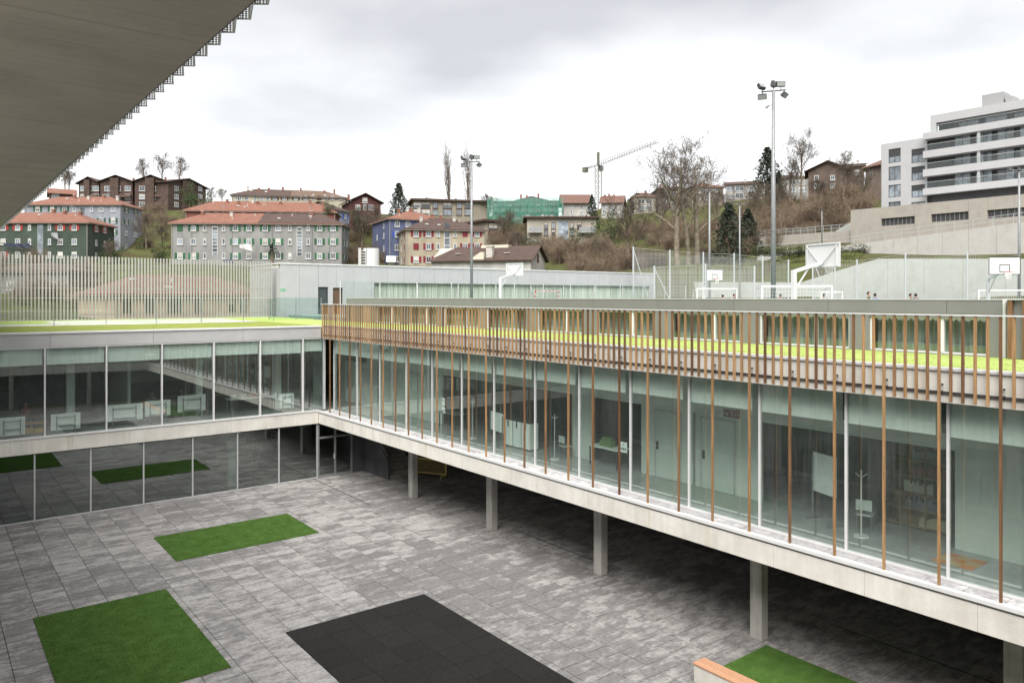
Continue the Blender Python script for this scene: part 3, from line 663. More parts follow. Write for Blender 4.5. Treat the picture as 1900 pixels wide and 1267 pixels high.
sign('notice', (18.16, y_on_x(823, 18.16), 5.40), .22, .32, white_board, 'upper white notice stuck on the glass left of the boards', [(-.3, .3, .2, .3), (-.3, .1, .0, .08)], black)
sign('notice', (18.16, y_on_x(823, 18.16), 5.05), .22, .26, white_board, 'lower white notice with black dots stuck on the glass', [(-.3, -.15, -.2, 0), (-.05, .1, -.2, 0), (.18, .33, -.2, 0)], black)
sign('notice', (18.16, y_on_x(1157, 18.16), 5.10), .30, .34, white_board, 'white notice with three black dots on the glass before the doors', [(-.35, -.18, -.25, -.05), (-.08, .09, -.25, -.05), (.18, .35, -.25, -.05), (-.02, .08, .2, .32)], black)
sign('fire_hose_sign', (20.48, y_on_x(1357, 20.48), 6.28), .62, .24, redsign, 'dark red sign with white pictograms high on the gallery wall', [(-.42, -.35, -.3, .3), (-.28, -.2, -.3, .1), (-.1, -.02, -.3, .3), (.02, .1, .0, .3), (.2, .34, -.3, .1), (.4, .46, -.3, .3)], pale_ink)

# ---- bench, barrier, stair in the undercroft
bn = empty('bench', (16.13, 8.42, 0), 0, 'concrete bench with a slatted wooden top beside the turf', 'bench')
MB().box(-.22, .22, -4.1, 4.37, 0, .44).build('base', concrete, bn, bevel=.01)
for i in range(5):
    bx('seat_slat', -.235 + i * .095, -.235 + i * .095 + .088, -4.12, 4.39, .455, .495, bench_wood, bn)
MB().box(-.16, .16, -4.0, 4.3, .441, .454).build('batten', dark_metal, bn)
yel = mat('yellow_plastic', (.68, .56, .2), .55, var=.12)
br = empty('barrier', (22.4, 36.3, 0), R(-62), 'yellow plastic lattice barrier standing under the raised wing', 'barrier')
fr = MB(); fr.box(-1.0, 1.0, -.03, .03, .95, 1.03); fr.box(-1.0, 1.0, -.03, .03, .2, .27); fr.box(-1.05, -.97, -.03, .03, .2, 1.03); fr.box(.97, 1.05, -.03, .03, .2, 1.03); fr.build('frame', yel, br)
for i in range(-5, 6):
    x = i * .19
    for s in (-1, 1):
        xa, xb = x - s * .34, x + s * .34
        za, zb = .27, .95
        if xa < -.97: za = .27 + (.68) * (-.97 - xa) / (xb - xa) if xb != xa else .27; xa = -.97
        if xa > .97: za = .27 + .68 * (xa - .97) / (xa - xb); xa = .97
        if xb > .97: zb = .27 + (zb - .27) * (.97 - xa) / (xb - xa); xb = .97
        if xb < -.97: zb = .27 + (zb - .27) * (xa + .97) / (xa - xb); xb = -.97
        MB().bar((xa, .004 * s, za), (xb, .004 * s, zb), .035, .012).build('lattice_bar', yel, br)
for x in (-.8, .8): MB().bar((x, -.28, 0), (x, 0, .22), .05).bar((x, .28, 0), (x, 0, .22), .05).build('foot', yel, br)
st = empty('staircase', (21.3, 38.2, 0), 0, 'dark concrete staircase with solid side wall under the raised wing', 'staircase')
for i in range(9): bx('step', -.9 + .0, .9, -.6 + i * .28 - .3, -.6 + i * .28, 0.0, .17 * (i + 1) - .003, concrete_col, st)
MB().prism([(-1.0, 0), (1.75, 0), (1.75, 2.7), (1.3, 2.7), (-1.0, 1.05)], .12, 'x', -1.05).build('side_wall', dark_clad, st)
MB().bar((-.98, -.9, 1.25), (-.98, 1.5, 2.85), .05).build('handrail', steel, st)

# ---- sports hall strip above the right wing
HX = 22.0
SH = empty('sports_hall', label='low sports hall with grey parapet and curtained windows above the turf strip', cat='building')
HY0, HY1 = 7.75, 45.8
yy = HY0; i = 0
while yy < HY1 - .1:
    y1 = min(yy + (1.35 if i == 0 else 3.42), HY1)
    bx('parapet_panel', HX - .04, HX + .06, yy + .006, y1 - .006, 9.555, 9.925, clad_grey if False else clad_light, SH); yy = y1; i += 1
mbx('parapet_coping', HX - .06, HX + .5, HY0, HY1, 9.927, 9.95, alu, SH)
mbx('parapet_core', HX + .062, HX + .45, HY0, HY1, 9.50, 9.925, concrete, SH)
wins = []
edges = [(y_on_x(1832, HX), y_on_x(1613, HX)), (y_on_x(1576, HX), y_on_x(1409, HX)), (y_on_x(1373, HX), y_on_x(1244, HX))]
pitch = edges[2][0] - edges[1][0]; wlen = edges[1][1] - edges[1][0]
wins = list(edges); y = edges[2][0] + pitch
while y + wlen < HY1 - .2: wins.append((y, y + wlen)); y += pitch
wb = MB(); wall_open(wb, 'x', HX, .3, HY0, HY1, 8.2, 9.498, [(a, b_, 8.47, 9.44) for a, b_ in wins]); wb.build('wall', clad_light, SH)
curt = mat('grey_green_curtain', (.46, .49, .47), .9, col2=(.20, .22, .21), scale=2.2, stretch=(4, 4, .25), detail=3, pos=(.3, .65))
hall_glass = glass_mat('hall_glass', (.88, .925, .905), .10)
for a, b_ in wins:
    w_ = MB().box(HX + .05, HX + .15, a, b_, 8.47, 8.51).box(HX + .05, HX + .15, a, b_, 9.40, 9.44).box(HX + .05, HX + .15, a, a + .05, 8.511, 9.399).box(HX + .05, HX + .15, b_ - .05, b_, 8.511, 9.399)
    m_ = a + (b_ - a) * .36; w_.box(HX + .04, HX + .16, m_ - .04, m_ + .04, 8.511, 9.399)
    fo = w_.build('window_frame', alu_white, SH)
    bx('window_pane', HX + .09, HX + .10, a + .05, m_ - .04, 8.51, 9.40, hall_glass, SH); bx('window_pane', HX + .09, HX + .10, m_ + .04, b_ - .05, 8.51, 9.40, hall_glass, SH)
    c = MB(); nn = 46; pts = [(HX + .55 + .05 * math.sin(q * 1.9) + .02 * math.sin(q * 5.3), a + (b_ - a) * q / nn) for q in range(nn + 1)]
    for q in range(nn): c.quad((*pts[q], 8.46), (*pts[q+1], 8.46), (*pts[q+1], 9.5), (*pts[q], 9.5))
    c.build('curtain', curt, SH, fix=False, smooth=True)
mbx('end_wall', HX + .3, HX + .45, HY0, HY1, 6.5, 8.3, concrete, SH); mbx('rear_wall', HX + .95, HX + 1.1, HY0, HY1, 6.5, 9.45, int_dark, SH)
mbx('clerestory_roof', HX + .451, HX + 1.3, HY0, HY1, 9.46, 9.6, concrete, SH)
mbx('north_wall', HX, HX + 1.3, HY1, HY1 + .2, 7.0, 9.92, clad_light, SH)
bx('corner_strip', HX - .045, HX + .07, HY0 - .07, HY0, 8.2, 9.94, alu_white, SH)
mbx('south_wall', HX, 60, HY0 - .3, HY0 - .075, 7.0, 9.9, concrete_wall, SH)
seat(SH, (HX, 26, 8.3))
s2 = empty('timber_slat_screen', label='short dark timber slat screen at the right end of the hall parapet', cat='slat screen')
for i in range(12): bx('slat', 21.7, 21.8, 7.45 - i * .33, 7.55 - i * .33, 8.45, 9.93, wood, s2)
mbx('cap', 21.68, 21.95, 3.5, 7.62, 9.932, 9.96, alu, s2); mbx('backing_wall', 21.82, 22, 3.5, 7.6, 8.45, 9.93, clad_light, s2)
seat(s2, (21.75, 5.5, 8.45))

# ---- upper floor cantilevering over the camera at left
OV = empty('overhanging_upper_floor', label='dark board marked concrete soffit overhanging the upper left of the view', cat='building')
OX = 2.68; OZ = 13.0
yy = -8.0; i = 0
while yy < 70:
    y1 = yy + 2.9
    MB().box(-5, OX, yy + .02, y1 - .02, OZ, OZ + .35).build('soffit_panel', concrete_soffit, OV, bevel=.012); yy = y1; i += 1
mbx('joint_backing', -5, OX - .02, -8, 70, OZ + .03, OZ + .36, dark_metal, OV)
mbx('edge_trim', OX + .002, OX + .022, -8, 70, OZ + .02, OZ + .40, dark_metal, OV)
mbx('upper_wall', -5, OX - .3, -8, 70, OZ + .37, 14.3, concrete_wall, OV)  # unseen wall, kept low and narrow so sunlight clears the overhang
perf = perforated_mat('perforated_steel', (.42, .42, .39), .024, .40)
tooth = MB().quad((0, 0, 0), (.125, .44, 0), (.125, .44, 1.4), (0, 0, 1.4)).quad((.125, .44, 0), (0, .53, 0), (0, .53, 1.4), (.125, .44, 1.4))
tm = tooth.data('perforated_panel', perf)
tr_ = MB().bar((0, 0, 0), (.125, .44, 0), .009).bar((.125, .44, 0), (0, .53, 0), .009); trm = tr_.data('panel_trim', alu)
y = 2.0
while y < 62:
    pnl = add('perforated_panel', tm, OV, (OX + .025, y, OZ + .01)); add('panel_trim', trm, pnl); y += .53
seat(OV, (-4, 20, OZ))

# ---- the wings behind and beside the camera (seen in the glass)
W3 = empty('school_wing', label='concrete school wing below the viewpoint, seen reflected in the glass', cat='building')
mbx('edge_beam', -3, 17.38, -1.05, -.62, 3.03, 3.70, concrete, W3); mbx('roof_slab', -12, 25, -14, -.9, 8.0, 8.38, concrete, W3); mbx('fascia', -3, 17.5, -.9, -.75, 7.72, 8.42, clad_grey, W3)
wb = MB(); wall_open(wb, 'y', -1.3, .25, 2.5, 17.4, 3.71, 7.99, [(4.0, 5.6, 4.3, 5.6), (9.5, 13.5, 4.6, 7.0)]); wb.build('upper_wall', concrete_wall, W3)
mbx('recess', 2.5, 17.4, -4, -3.8, 3.71, 7.99, int_dark, W3); mbx('ground_wall', -3, 25, -2.3, -2.1, 0, 3.0, int_dark, W3); mbx('floor_slab', -12, 25, -14, -1.06, 3.1, 3.69, concrete, W3)
for x in (-.5, 6, 12.5): mbx('column', x, x + .35, -1.0, -.7, .004, 3.028, concrete_col, W3)
seat(W3, (7, -2, 0))
W4 = empty('school_wing', label='concrete school wing beneath the overhang at left, outside the frame', cat='building')
mbx('wall', -3.4, -3.05, -1, 39.8, -.2, 8.4, concrete_wall, W4); mbx('roof', -12, -3.05, -1, 39.8, 8.41, 8.6, concrete, W4)
[mbx('column', -4.6, -4.2, 2 + i * 7.5, 2.4 + i * 7.5, 8.61, 12.99, concrete_col, W4) for i in range(8)]  # unseen supports, spaced openly to let western sky light through the gap
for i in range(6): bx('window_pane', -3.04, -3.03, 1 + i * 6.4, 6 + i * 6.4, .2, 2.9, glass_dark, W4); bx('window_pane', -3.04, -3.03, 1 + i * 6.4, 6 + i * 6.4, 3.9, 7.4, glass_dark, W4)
seat(W4, (-8, 20, 0))

# ================================================================== HILLSIDE
CTRL = [(700,556,100),(800,556,100),(900,556,105),(1000,552,105),(600,554,110),(1100,548,100),(500,554,120),(212,600,84),(350,600,84),(492,600,84),(250,600,78),(330,600,78),(410,600,78),(480,600,78),(300,595,96),(450,595,96),(380,580,104),(0,583,76),(250,592,80),(488,592,82),(60,545,110),(300,545,110),(100,500,152),(-150,500,150),(318,494,154),(480,494,154),(640,494,154),
        (235,470,176),(275,462,172),(285,436,200),(300,418,225),(150,392,262),(260,392,262),(385,392,262),(540,386,214),(430,386,214),(650,430,200),(690,425,204),(690,478,172),
        (660,492,150),(735,494,158),(890,494,152),(820,498,140),(1000,506,128),(830,412,210),(760,408,210),(970,416,200),(1040,417,200),(1040,455,167),(1090,455,167),(980,455,167),
        (1075,406,213),(1140,408,218),(1100,482,150),(1150,472,150),(1060,500,118),(1180,500,112),(1250,492,108),(1300,490,108),(1330,496,95),(1200,432,160),(1300,428,165),(1200,396,222),
        (1250,392,228),(1310,382,228),(1385,372,238),(1450,372,212),(1405,462,132),(1400,445,145),(1480,420,150),(1500,388,180),(1550,362,188),(1590,356,188),(1570,400,150),(1625,398,142),
        (1345,502,92),(1420,492,95),(1500,470,100),(1560,470,98),(1590,474,90),(-100,420,240),(700,400,260),(950,402,280),(1200,375,300),(1500,350,260)]
CP = [at(*c) for c in CTRL]
CP += [Vector(v) for v in ((150,70,27),(150,30,27),(160,0,27),(200,60,34),(120,90,22),(82,40,13),(82,20,14),(82,-5,14),(100,-5,17),(-60,70,8),(-60,150,12),(150,-40,25),
                           (300,100,45),(250,250,48),(100,380,46),(-80,360,46),(0,330,44),(200,320,48),(350,200,50),(-150,250,40))]
CPA = np.array([[p.x, p.y] for p in CP]); CPZ = np.array([p.z for p in CP])
def tz(x, y):
    d2 = (CPA[:, 0] - x) ** 2 + (CPA[:, 1] - y) ** 2 + 9.0
    wgt = d2 ** -1.6
    return float((wgt * CPZ).sum() / wgt.sum())
def terrain():
    xs = np.arange(-160, 361, 4.0); ys = np.arange(-60, 401, 4.0); v = []; f = []
    for y in ys:
        for x in xs:
            if -14 < x < 78.5 and -20 < y < 61.5: z = -1.5
            else: z = tz(x, y) + 0.35 * mnoise.noise(Vector((x * .09, y * .09, 0)))
            v.append((x, y, z))
    nx = len(xs)
    for j in range(len(ys) - 1):
        for i in range(nx - 1):
            a = j * nx + i; f.append((a, a + 1, a + nx + 1, a + nx))
    me = bpy.data.meshes.new('hillside_terrain'); me.from_pydata(v, [], f); me.materials.append(lawn)
    me.polygons.foreach_set('use_smooth', [True] * len(me.polygons))
    o = tag(add('hillside_terrain', me), 'grassy hillside carrying the houses behind the school', 'hillside', kind='structure')
    far = mat('far_ground', (.16, .17, .09), .95, var=.3, scale=.02)
    me = bpy.data.meshes.new('ground'); me.from_pydata([(-2500,-2500,-2),(2500,-2500,-2),(2500,2500,-2),(-2500,2500,-2)], [], [(0,1,2,3)]); me.materials.append(far)
    tag(add('ground', me), 'ground reaching to the horizon', 'ground', kind='structure')
terrain()

win_frame_m = mat('white_window_frame', (.50, .50, .49), .6)
brown_frame = mat('brown_window_frame', (.10, .06, .045), .6)
chim_m = mat('chimney_brick', (.20, .09, .065), .9, var=.3, scale=3)
pot_m = mat('chimney_render', (.42, .40, .37), .9, var=.2, scale=3)
gutter_m = mat('eaves_board', (.34, .32, .29), .7, var=.1)
_WM = {}
def win_meshes(kind, w, h, fm):
    key = (kind, round(w, 2), round(h, 2), fm.name)
    if key in _WM: return _WM[key]
    t = .11; fr = MB(); pn = MB()
    if kind == 'a':
        n = 8; r0 = w / 2; r1 = r0 - t; zc = h - r0
        def arc(r): return [(r * math.cos(math.pi * q / n), zc + r * math.sin(math.pi * q / n)) for q in range(n + 1)]
        o_, i_ = [(r0, 0)] + arc(r0) + [(-r0, 0)], [(r1, t)] + arc(r1) + [(-r1, t)]
        for q in range(len(o_)):
            q2 = (q + 1) % len(o_)
            fr.prism([o_[q], o_[q2], i_[q2], i_[q]], .10, 'y', -.07)
        pn.prism(i_, .02, 'y', -.03)
        fr.box(-.03, .03, -.062, .0, t, h - t)
    else:
        fr.box(-w/2, w/2, -.07, .03, 0, t); fr.box(-w/2, w/2, -.07, .03, h - t, h); fr.box(-w/2, -w/2 + t, -.07, .03, t, h - t); fr.box(w/2 - t, w/2, -.07, .03, t, h - t)
        if w > .85: fr.box(-.035, .035, -.062, .03, t, h - t)
        pn.box(-w/2 + t, w/2 - t, -.03, -.01, t, h - t)
    _WM[key] = (fr.data('window', fm), pn.data('pane', house_glass)); return _WM[key]
_SM = {}
blind_far = mat('drawn_blind', (.42, .40, .36), .8, rand=.3)
def window(parent, x, y, z, rz, kind, w, h, fm, sm):
    base = kind[0]
    ww = w * (.6 if base == 'n' else 1)
    if base == 'c':
        MBk = _SM.get(('c', sm.name, w, h))
        if MBk is None: MBk = MB().box(-w/2, w/2, -.09, .0, 0, h).data('closed_shutter', sm); _SM[('c', sm.name, w, h)] = MBk
        return add('closed_shutter', MBk, parent, (x, y, z), rz)
    f, p = win_meshes('a' if base == 'a' else 'r', ww, h, fm)
    o = add('window', f, parent, (x, y, z), rz); add('pane', p, o)
    key = ('sill', round(ww, 2), fm.name); sl = _SM.get(key)
    if sl is None: sl = MB().box(-ww/2 - .1, ww/2 + .1, -.16, .02, -.09, -.002).data('sill', fm); _SM[key] = sl
    add('sill', sl, o)
    if base != 'a' and random.random() < .38:
        hb_ = random.choice((.3, .45, .7)); key = ('bl', round(ww, 2), round(h, 2), hb_); bl = _SM.get(key)
        if bl is None: bl = MB().box(-ww/2 + .11, ww/2 - .11, -.045, -.031, h - .11 - (h - .22) * hb_, h - .11).data('window_blind', blind_far); _SM[key] = bl
        add('window_blind', bl, o)
    if 's' in kind and sm:
        key = ('sh', sm.name, round(ww, 2), round(h, 2)); sh = _SM.get(key)
        if sh is None: sh = MB().box(-.24, .24, -.08, -.005, .02, h).data('shutter', sm); _SM[key] = sh
        for s in (-1, 1): add('shutter', sh, o, (s * (ww/2 + .27), 0, 0))
    return o
def hip_roof(W, D, z, rise, ov, inset=None, split=None):
    inset = D / 2 if inset is None else inset
    a, b = -ov, W + ov; c, d = -ov, D + ov
    e0, e1 = (inset, D / 2), (W - inset, D / 2)
    return [(a,c,z),(b,c,z),(b,d,z),(a,d,z),(e0[0],e0[1],z+rise),(e1[0],e1[1],z+rise)]
def house(label, pxL, pxR, pyL, pyR, DL, depth, base, wallm, roofm, rise, name='house', roof='hip', ov=.55, rows=(), wins=(), side=(), shut=None, fm=None, chim=(), group='houses on the hillside', wsize=(1.05, 1.25), side_left=(), roof2=None, split=None, ridge_in=None, cat='house'):
    """front facade spans photo columns pxL..pxR under an eave at pyL/pyR, left corner DL metres away"""
    fm = fm or win_frame_m
    DR = DL * (CYP - pyL) / (CYP - pyR); A = at(pxL, pyL, DL); B = at(pxR, pyR, DR)
    W = math.hypot(B.x - A.x, B.y - A.y); rz = math.atan2(B.y - A.y, B.x - A.x); ze = A.z
    if base is None: base = ze - 9
    h = ze - base
    t = empty(name, (A.x, A.y, base), rz, label, cat, group)
    ud = lambda px: _u(px, A, B, W)
    wl = MB().box(0, W, 0, depth, -3, h - .02).build('wall', wallm, t)
    def roofpart(verts, faces, m, nm='roof'):
        me = bpy.data.meshes.new(nm); me.from_pydata(verts, [], faces); me.materials.append(m); return add(nm, me, t)
    if roof == 'hip':
        v = hip_roof(W, depth, h, rise, ov, ridge_in); th = .18
        lo = [(x, y, z - th) for x, y, z in v[:4]]; vv = v + lo
        faces = [(0,1,5,4),(1,2,5),(2,3,4,5),(3,0,4),(6,7,1,0),(7,8,2,1),(8,9,3,2),(9,6,0,3),(9,8,7,6)]
        rf = roofpart(vv, faces, roofm)
        if split:
            us = ud(split); e = .03
            n0 = Vector((0, -(rise), (depth/2 + ov))).normalized() * e
            P = [Vector((us, -ov, h)), Vector((W + ov, -ov, h)), Vector((W - (ridge_in if ridge_in is not None else depth/2), depth/2, h + rise)), Vector((us, depth/2, h + rise))]
            roofpart([tuple(p + n0) for p in P], [(0,1,2,3)], roof2, 'reroofed_slope')
            n1 = Vector((rise, 0, (ridge_in if ridge_in is not None else depth/2) + ov)).normalized() * e
            roofpart([tuple(Vector(p) + n1) for p in (v[1], v[2], v[5])], [(0,1,2)], roof2, 'reroofed_hip')
        bx('eaves', -ov + .02, W + ov - .02, -ov + .02, depth + ov - .02, h - .26, h - .185, gutter_m, t)
    elif roof == 'gable':            # ridge along x
        th = .2; v = [(-ov,-ov,h),(W+ov,-ov,h),(W+ov,depth/2,h+rise),(-ov,depth/2,h+rise),(-ov,depth+ov,h),(W+ov,depth+ov,h)]
        vv = v + [(x,y,z-th) for x,y,z in v]
        rf = roofpart(vv, [(0,1,2,3),(3,2,5,4),(6,9,8,7),(9,10,11,8),(0,6,7,1),(4,5,11,10),(0,3,9,6),(3,4,10,9),(1,7,8,2),(2,8,11,5)], roofm)
        MB().prism([(0, h - .02), (depth, h - .02), (depth / 2, h + rise * .93)], W, 'x', 0).build('gable_wall', wallm, t)
    elif roof == 'front':            # ridge along y, gable to the front
        th = .2; pk = W / 2; v = [(-ov,-ov,h),(pk,-ov,h+rise),(W+ov,-ov,h),(-ov,depth+ov,h),(pk,depth+ov,h+rise),(W+ov,depth+ov,h)]
        vv = v + [(x,y,z-th) for x,y,z in v]
        rf = roofpart(vv, [(0,1,4,3),(1,2,5,4),(6,9,10,7),(7,10,11,8),(0,6,7,1),(1,7,8,2),(3,4,10,9),(4,5,11,10),(0,3,9,6),(2,8,11,5)], roofm)
        MB().prism([(0, h - .02), (W, h - .02), (pk, h + rise * .93)], depth, 'y', 0).build('gable_wall', wallm, t)
    else:                            # flat or slab
        rf = MB().box(-ov, W + ov, -ov, depth + ov, h, h + rise).build('roof', roofm, t)
    if roof == 'hip' and W > 12:
        rg_ = random.Random(int(pxL) + 3)
        for q in range(int(W / 5)):
            u = W * (.15 + .7 * rg_.random()); yv = depth * rg_.uniform(.1, .36); zr = h + rise * (yv + ov) / (depth / 2 + ov)
            if rg_.random() < .5: MB().box(u - .3, u + .3, yv - .35, yv + .35, zr - .05, zr + .16).build('skylight', win_frame_m, t)
            else: MB().tube((u, yv, zr - .2), (u, yv, zr + .55), .09, n=6, cap=True).build('roof_vent', pot_m, t)
        for q in range(2):
            u = W * (.25 + .5 * q) + rg_.uniform(-1, 1); z0 = h + rise
            a_ = MB().tube((u, depth / 2, z0 - .3), (u, depth / 2, z0 + 1.7), .03, n=4)
            for k_ in range(4): a_.bar((u - .45, depth / 2, z0 + 1.1 + k_ * .17), (u + .45, depth / 2, z0 + 1.1 + k_ * .17), .025)
            a_.build('aerial', steel, t, fix=False)
        for u in (.12, W - .12): MB().tube((u, -.09, -1), (u, -.09, h - .3), .055, n=5).build('downpipe', gutter_m, t)
    w_, h_ = wsize
    for px, kinds in wins:
        u = ud(px)
        for py, kd in zip(rows, kinds):
            if kd == '-': continue
            zz = CAMZ + (CYP - py) / FPX * (DL + (DR - DL) * u / W) - base - h_ / 2
            window(t, u, 0, zz, 0, kd, w_, h_, fm, shut)
    for arr, sx_, rot in ((side, W, R(90)), (side_left, 0, R(-90))):
        for fr_, kinds in arr:
            for py, kd in zip(rows, kinds):
                if kd == '-': continue
                zz = CAMZ + (CYP - py) / FPX * ((DR if sx_ else DL)) - base - h_ / 2
                window(t, sx_, depth * fr_, zz, rot, kd, w_, h_, fm, shut)
    for c in chim:
        px, kind = c if isinstance(c, tuple) else (c, 'b')
        u = ud(px); yv = depth * random.uniform(.32, .5); zr = h + rise * min(1, yv / (depth / 2)) if roof in ('hip', 'gable') else h + rise
        if roof == 'front': zr = h + rise * .6
        m_ = chim_m if kind == 'b' else pot_m
        ch = MB().box(u - .28, u + .28, yv - .28, yv + .28, zr - 1.2, zr + .75).build('chimney', m_, t); MB().box(u - .36, u + .36, yv - .36, yv + .36, zr + .752, zr + .85).build('chimney_cap', pot_m, ch)
    t['W'] = W; t['h'] = h
    return t
def _u(px, A, B, W):
    v = ray2(px); dx_, dy_ = B.x - A.x, B.y - A.y
    det = v[0] * (-dy_) - (-dx_) * v[1]
    s = (v[0] * A.y - v[1] * A.x) / (dx_ * v[1] - dy_ * v[0]) if abs(dx_ * v[1] - dy_ * v[0]) > 1e-9 else 0
    return s * W
def stucco(n, c):
    g_ = sum(c) / 3; c = tuple((x * .80 + g_ * .20) * .54 for x in c)  # saturation lowered so the wall colour carries a slight distance haze
    return mat('stucco_' + n, c, .9, var=.17, scale=.55, detail=9, stretch=(1, 1, .35))
tile_o = roof_mat('orange_tiles', (.205, .096, .068), (.15, .068, .048)); tile_b = roof_mat('brown_tiles', (.08, .052, .043), (.055, .037, .031)); tile_r = roof_mat('red_tiles', (.145, .085, .066), (.108, .06, .048)); tile_k = roof_mat('dark_slates', (.06, .055, .058), (.04, .038, .04))
shut_g = mat('green_shutter', (.025, .095, .045), .6, rand=.35); shut_gd = mat('dark_green_shutter', (.025, .075, .045), .6, rand=.2); shut_r = mat('maroon_shutter', (.17, .02, .03), .6, rand=.15); shut_rd = mat('red_shutter', (.26, .04, .03), .6, rand=.2); shut_bl = mat('blue_shutter', (.035, .07, .32), .6); shut_k = mat('brown_shutter', (.09, .05, .035), .6)

# -- front row
g1 = house('dark green house with red shutters behind the white slat fence', -60, 163, 412.6, 412.6, 158, 10.5, 13.0, stucco('dark_green', (.085, .125, .095)), tile_o, 2.6, rows=(422, 448.5, 473),
      wins=[(6, ('as', 'w', 'ws')), (33, ('as', 'w', 'w')), (55, ('n', 'n', 'n')), (92, ('n', 'n', 'n')), (112, ('as', 'w', 'w')), (138, ('as', 'w', 'w'))], side=[(.3, ('ws', 'n', 'n')), (.62, ('ws', 'n', 'n'))], shut=shut_rd, chim=(72, 97, 129))
g2 = house('pale blue grey house with orange roof behind the green house', 45, 224, 379.5, 379.5, 182, 10.5, 19.5, stucco('blue_grey', (.40, .43, .50)), tile_o, 2.5, rows=(388, 409.5, 431, 457),
      wins=[(70, ('ws', 'ws', 'ws', '-')), (97, ('ws', 'ws', 'ws', '-')), (120, ('ws', 'ws', 'ws', '-')), (138, ('n', 'n', 'n', '-')), (170, ('n', 'n', 'n', '-')), (188, ('a', 'ws', 'ws', 'w')), (210, ('a', 'ws', 'ws', 'w'))], side=[(.25, ('ws', 'ws', 'w', 'w')), (.68, ('ws', 'w', 'w', 'w'))], shut=shut_gd, chim=(120, (150, 'p'), 175, (204, 'p')))
g3 = house('long grey block of flats with green shutters, half orange half brown roof', 318, 634, 413.6, 415.6, 154, 10.5, 16.2, stucco('grey', (.40, .395, .385)), tile_o, 2.6, rows=(423.2, 448.4, 475), roof2=tile_b, split=479,
      wins=[(334, ('cs', 'w', 'ws')), (359, ('as', 'w', 'ws')), (380, ('n', 'n', 'n')), (415, ('n', 'n', 'n')), (437, ('as', 'ws', 'ws')), (462, ('as', 'ws', 'w')), (492, ('as', 'ws', 'ws')), (516, ('a', 'ws', 'ws')), (538, ('n', 'n', 'n')), (572, ('n', 'n', 'w')), (593, ('as', 'ws', 'ws')), (618, ('as', 'ws', 'ws'))],
      side=[(.3, ('ws', 'ws', 'ws')), (.7, ('ws', 'w', 'ws'))], shut=shut_g, chim=((363, 'b'), (571, 'b'), (420, 'p')), name='apartment_block', cat='apartment block')
for px in (398, 555):      # glazed stair strips
    A = g3.location; u = g3['W'] * (px - 318) / (634 - 318); h = g3['h']
    f = MB().box(u - .55, u + .55, -.06, -.005, 2.2, h - .6).build('stair_window', win_frame_m, g3)
    for j in range(8): MB().box(u - .45, u + .45, -.075, -.061, 2.3 + j * (h - 3.0) / 8, 2.3 + (j + .82) * (h - 3.0) / 8).build('pane', house_glass, f)
for u, z in ((4.0, 8.66), (12, 8.66), (20, 8.7), (28, 8.7), (31.5, 8.7)):
    MB().tube((u, -.08, -1), (u, -.08, 8.2), .05, n=5).build('downpipe', steel, g3)
for gg, fr_ in ((g1, .605), (g2, .60)):
    u = gg['W'] * fr_; f = MB().box(u - .6, u + .6, -.06, -.005, gg['h'] - 8.2, gg['h'] - .5).build('stair_window', steel, gg)
    for j in range(4): MB().box(u - .5, u + .5, -.075, -.061, gg['h'] - 8.1 + j * 1.9, gg['h'] - 6.4 + j * 1.9).build('pane', house_glass, f)
house('terracotta block with orange roof rising behind the grey flats', 344, 622, 390, 394, 176, 10.5, 20, stucco('terracotta', (.32, .10, .07)), tile_o, 2.8, rows=(398,), wins=[(384, 'a'), (402, 'a'), (452, 'a'), (498, 'a'), (520, 'as'), (545, 'a'), (575, 'a'), (600, 'a')], shut=shut_k, chim=(413, 436, (462, 'p'), (472, 'b'), 515, 570, 596), name='apartment_block', cat='apartment block')
house('pale violet blue house end with brown roof beside the grey flats', 600, 648, 386, 393, 188, 11, 20, stucco('violet_blue', (.36, .42, .62)), tile_b, 2.4, rows=(402, 420, 440), wins=[(641, ('ws', 'ws', 'w'))], shut=shut_bl)
house('long cream villa with brown roof on the ridge above the orange roofs', 430, 642, 361, 367.5, 216, 12, 30, stucco('cream', (.66, .58, .42)), tile_b, 2.6, rows=(367.5, 386), split=540, roof2=roof_mat('tan_tiles', (.14, .095, .07), (.10, .066, .048)),
      wins=[(441, ('a', '-')), (445, ('a', '-')), (457, ('a', '-')), (474, ('n', 'n')), (485, ('w', 'w')), (497, ('a', '-')), (510, ('as', '-')), (528, ('as', '-')), (549, ('as', '-')), (567, ('as', '-')), (580, ('n', '-')), (592, ('c', '-')), (604, ('a', '-')), (617, ('a', '-')), (633, ('a', '-'))], shut=shut_k, chim=((457, 'p'), 478, 497, (523, 'b'), 557, (602, 'b'), 621), wsize=(1.1, 1.4), name='villa', cat='villa')
house('dark red half timbered gable house right of the cream villa', 648, 706, 374, 377, 212, 10, 27, stucco('dark_red', (.17, .06, .055)), tile_b, 2.6, roof='front', rows=(372, 385, 399), wins=[(677, ('w', 'n', '-')), (664, ('-', 'w', '-')), (688, ('-', 'w', '-'))], wsize=(1.4, 1.5), ov=.9, chim=(652,))
house('bright blue house with orange roof behind the beige house', 722, 830, 405, 410, 160, 13, 16.5, stucco('bright_blue', (.14, .18, .36)), tile_o, 2.6, rows=(415.5, 435, 459, 481), wins=[(737, ('a', 'ws', 'w', 'w')), (757, ('a', 'w', '-', '-')), (735, ('-', '-', '-', '-'))], side_left=[(.3, ('n', 'n', 'n', 'n')), (.7, ('-', 'n', 'n', 'n'))], shut=shut_bl, chim=(752, 777, (794, 'p')))
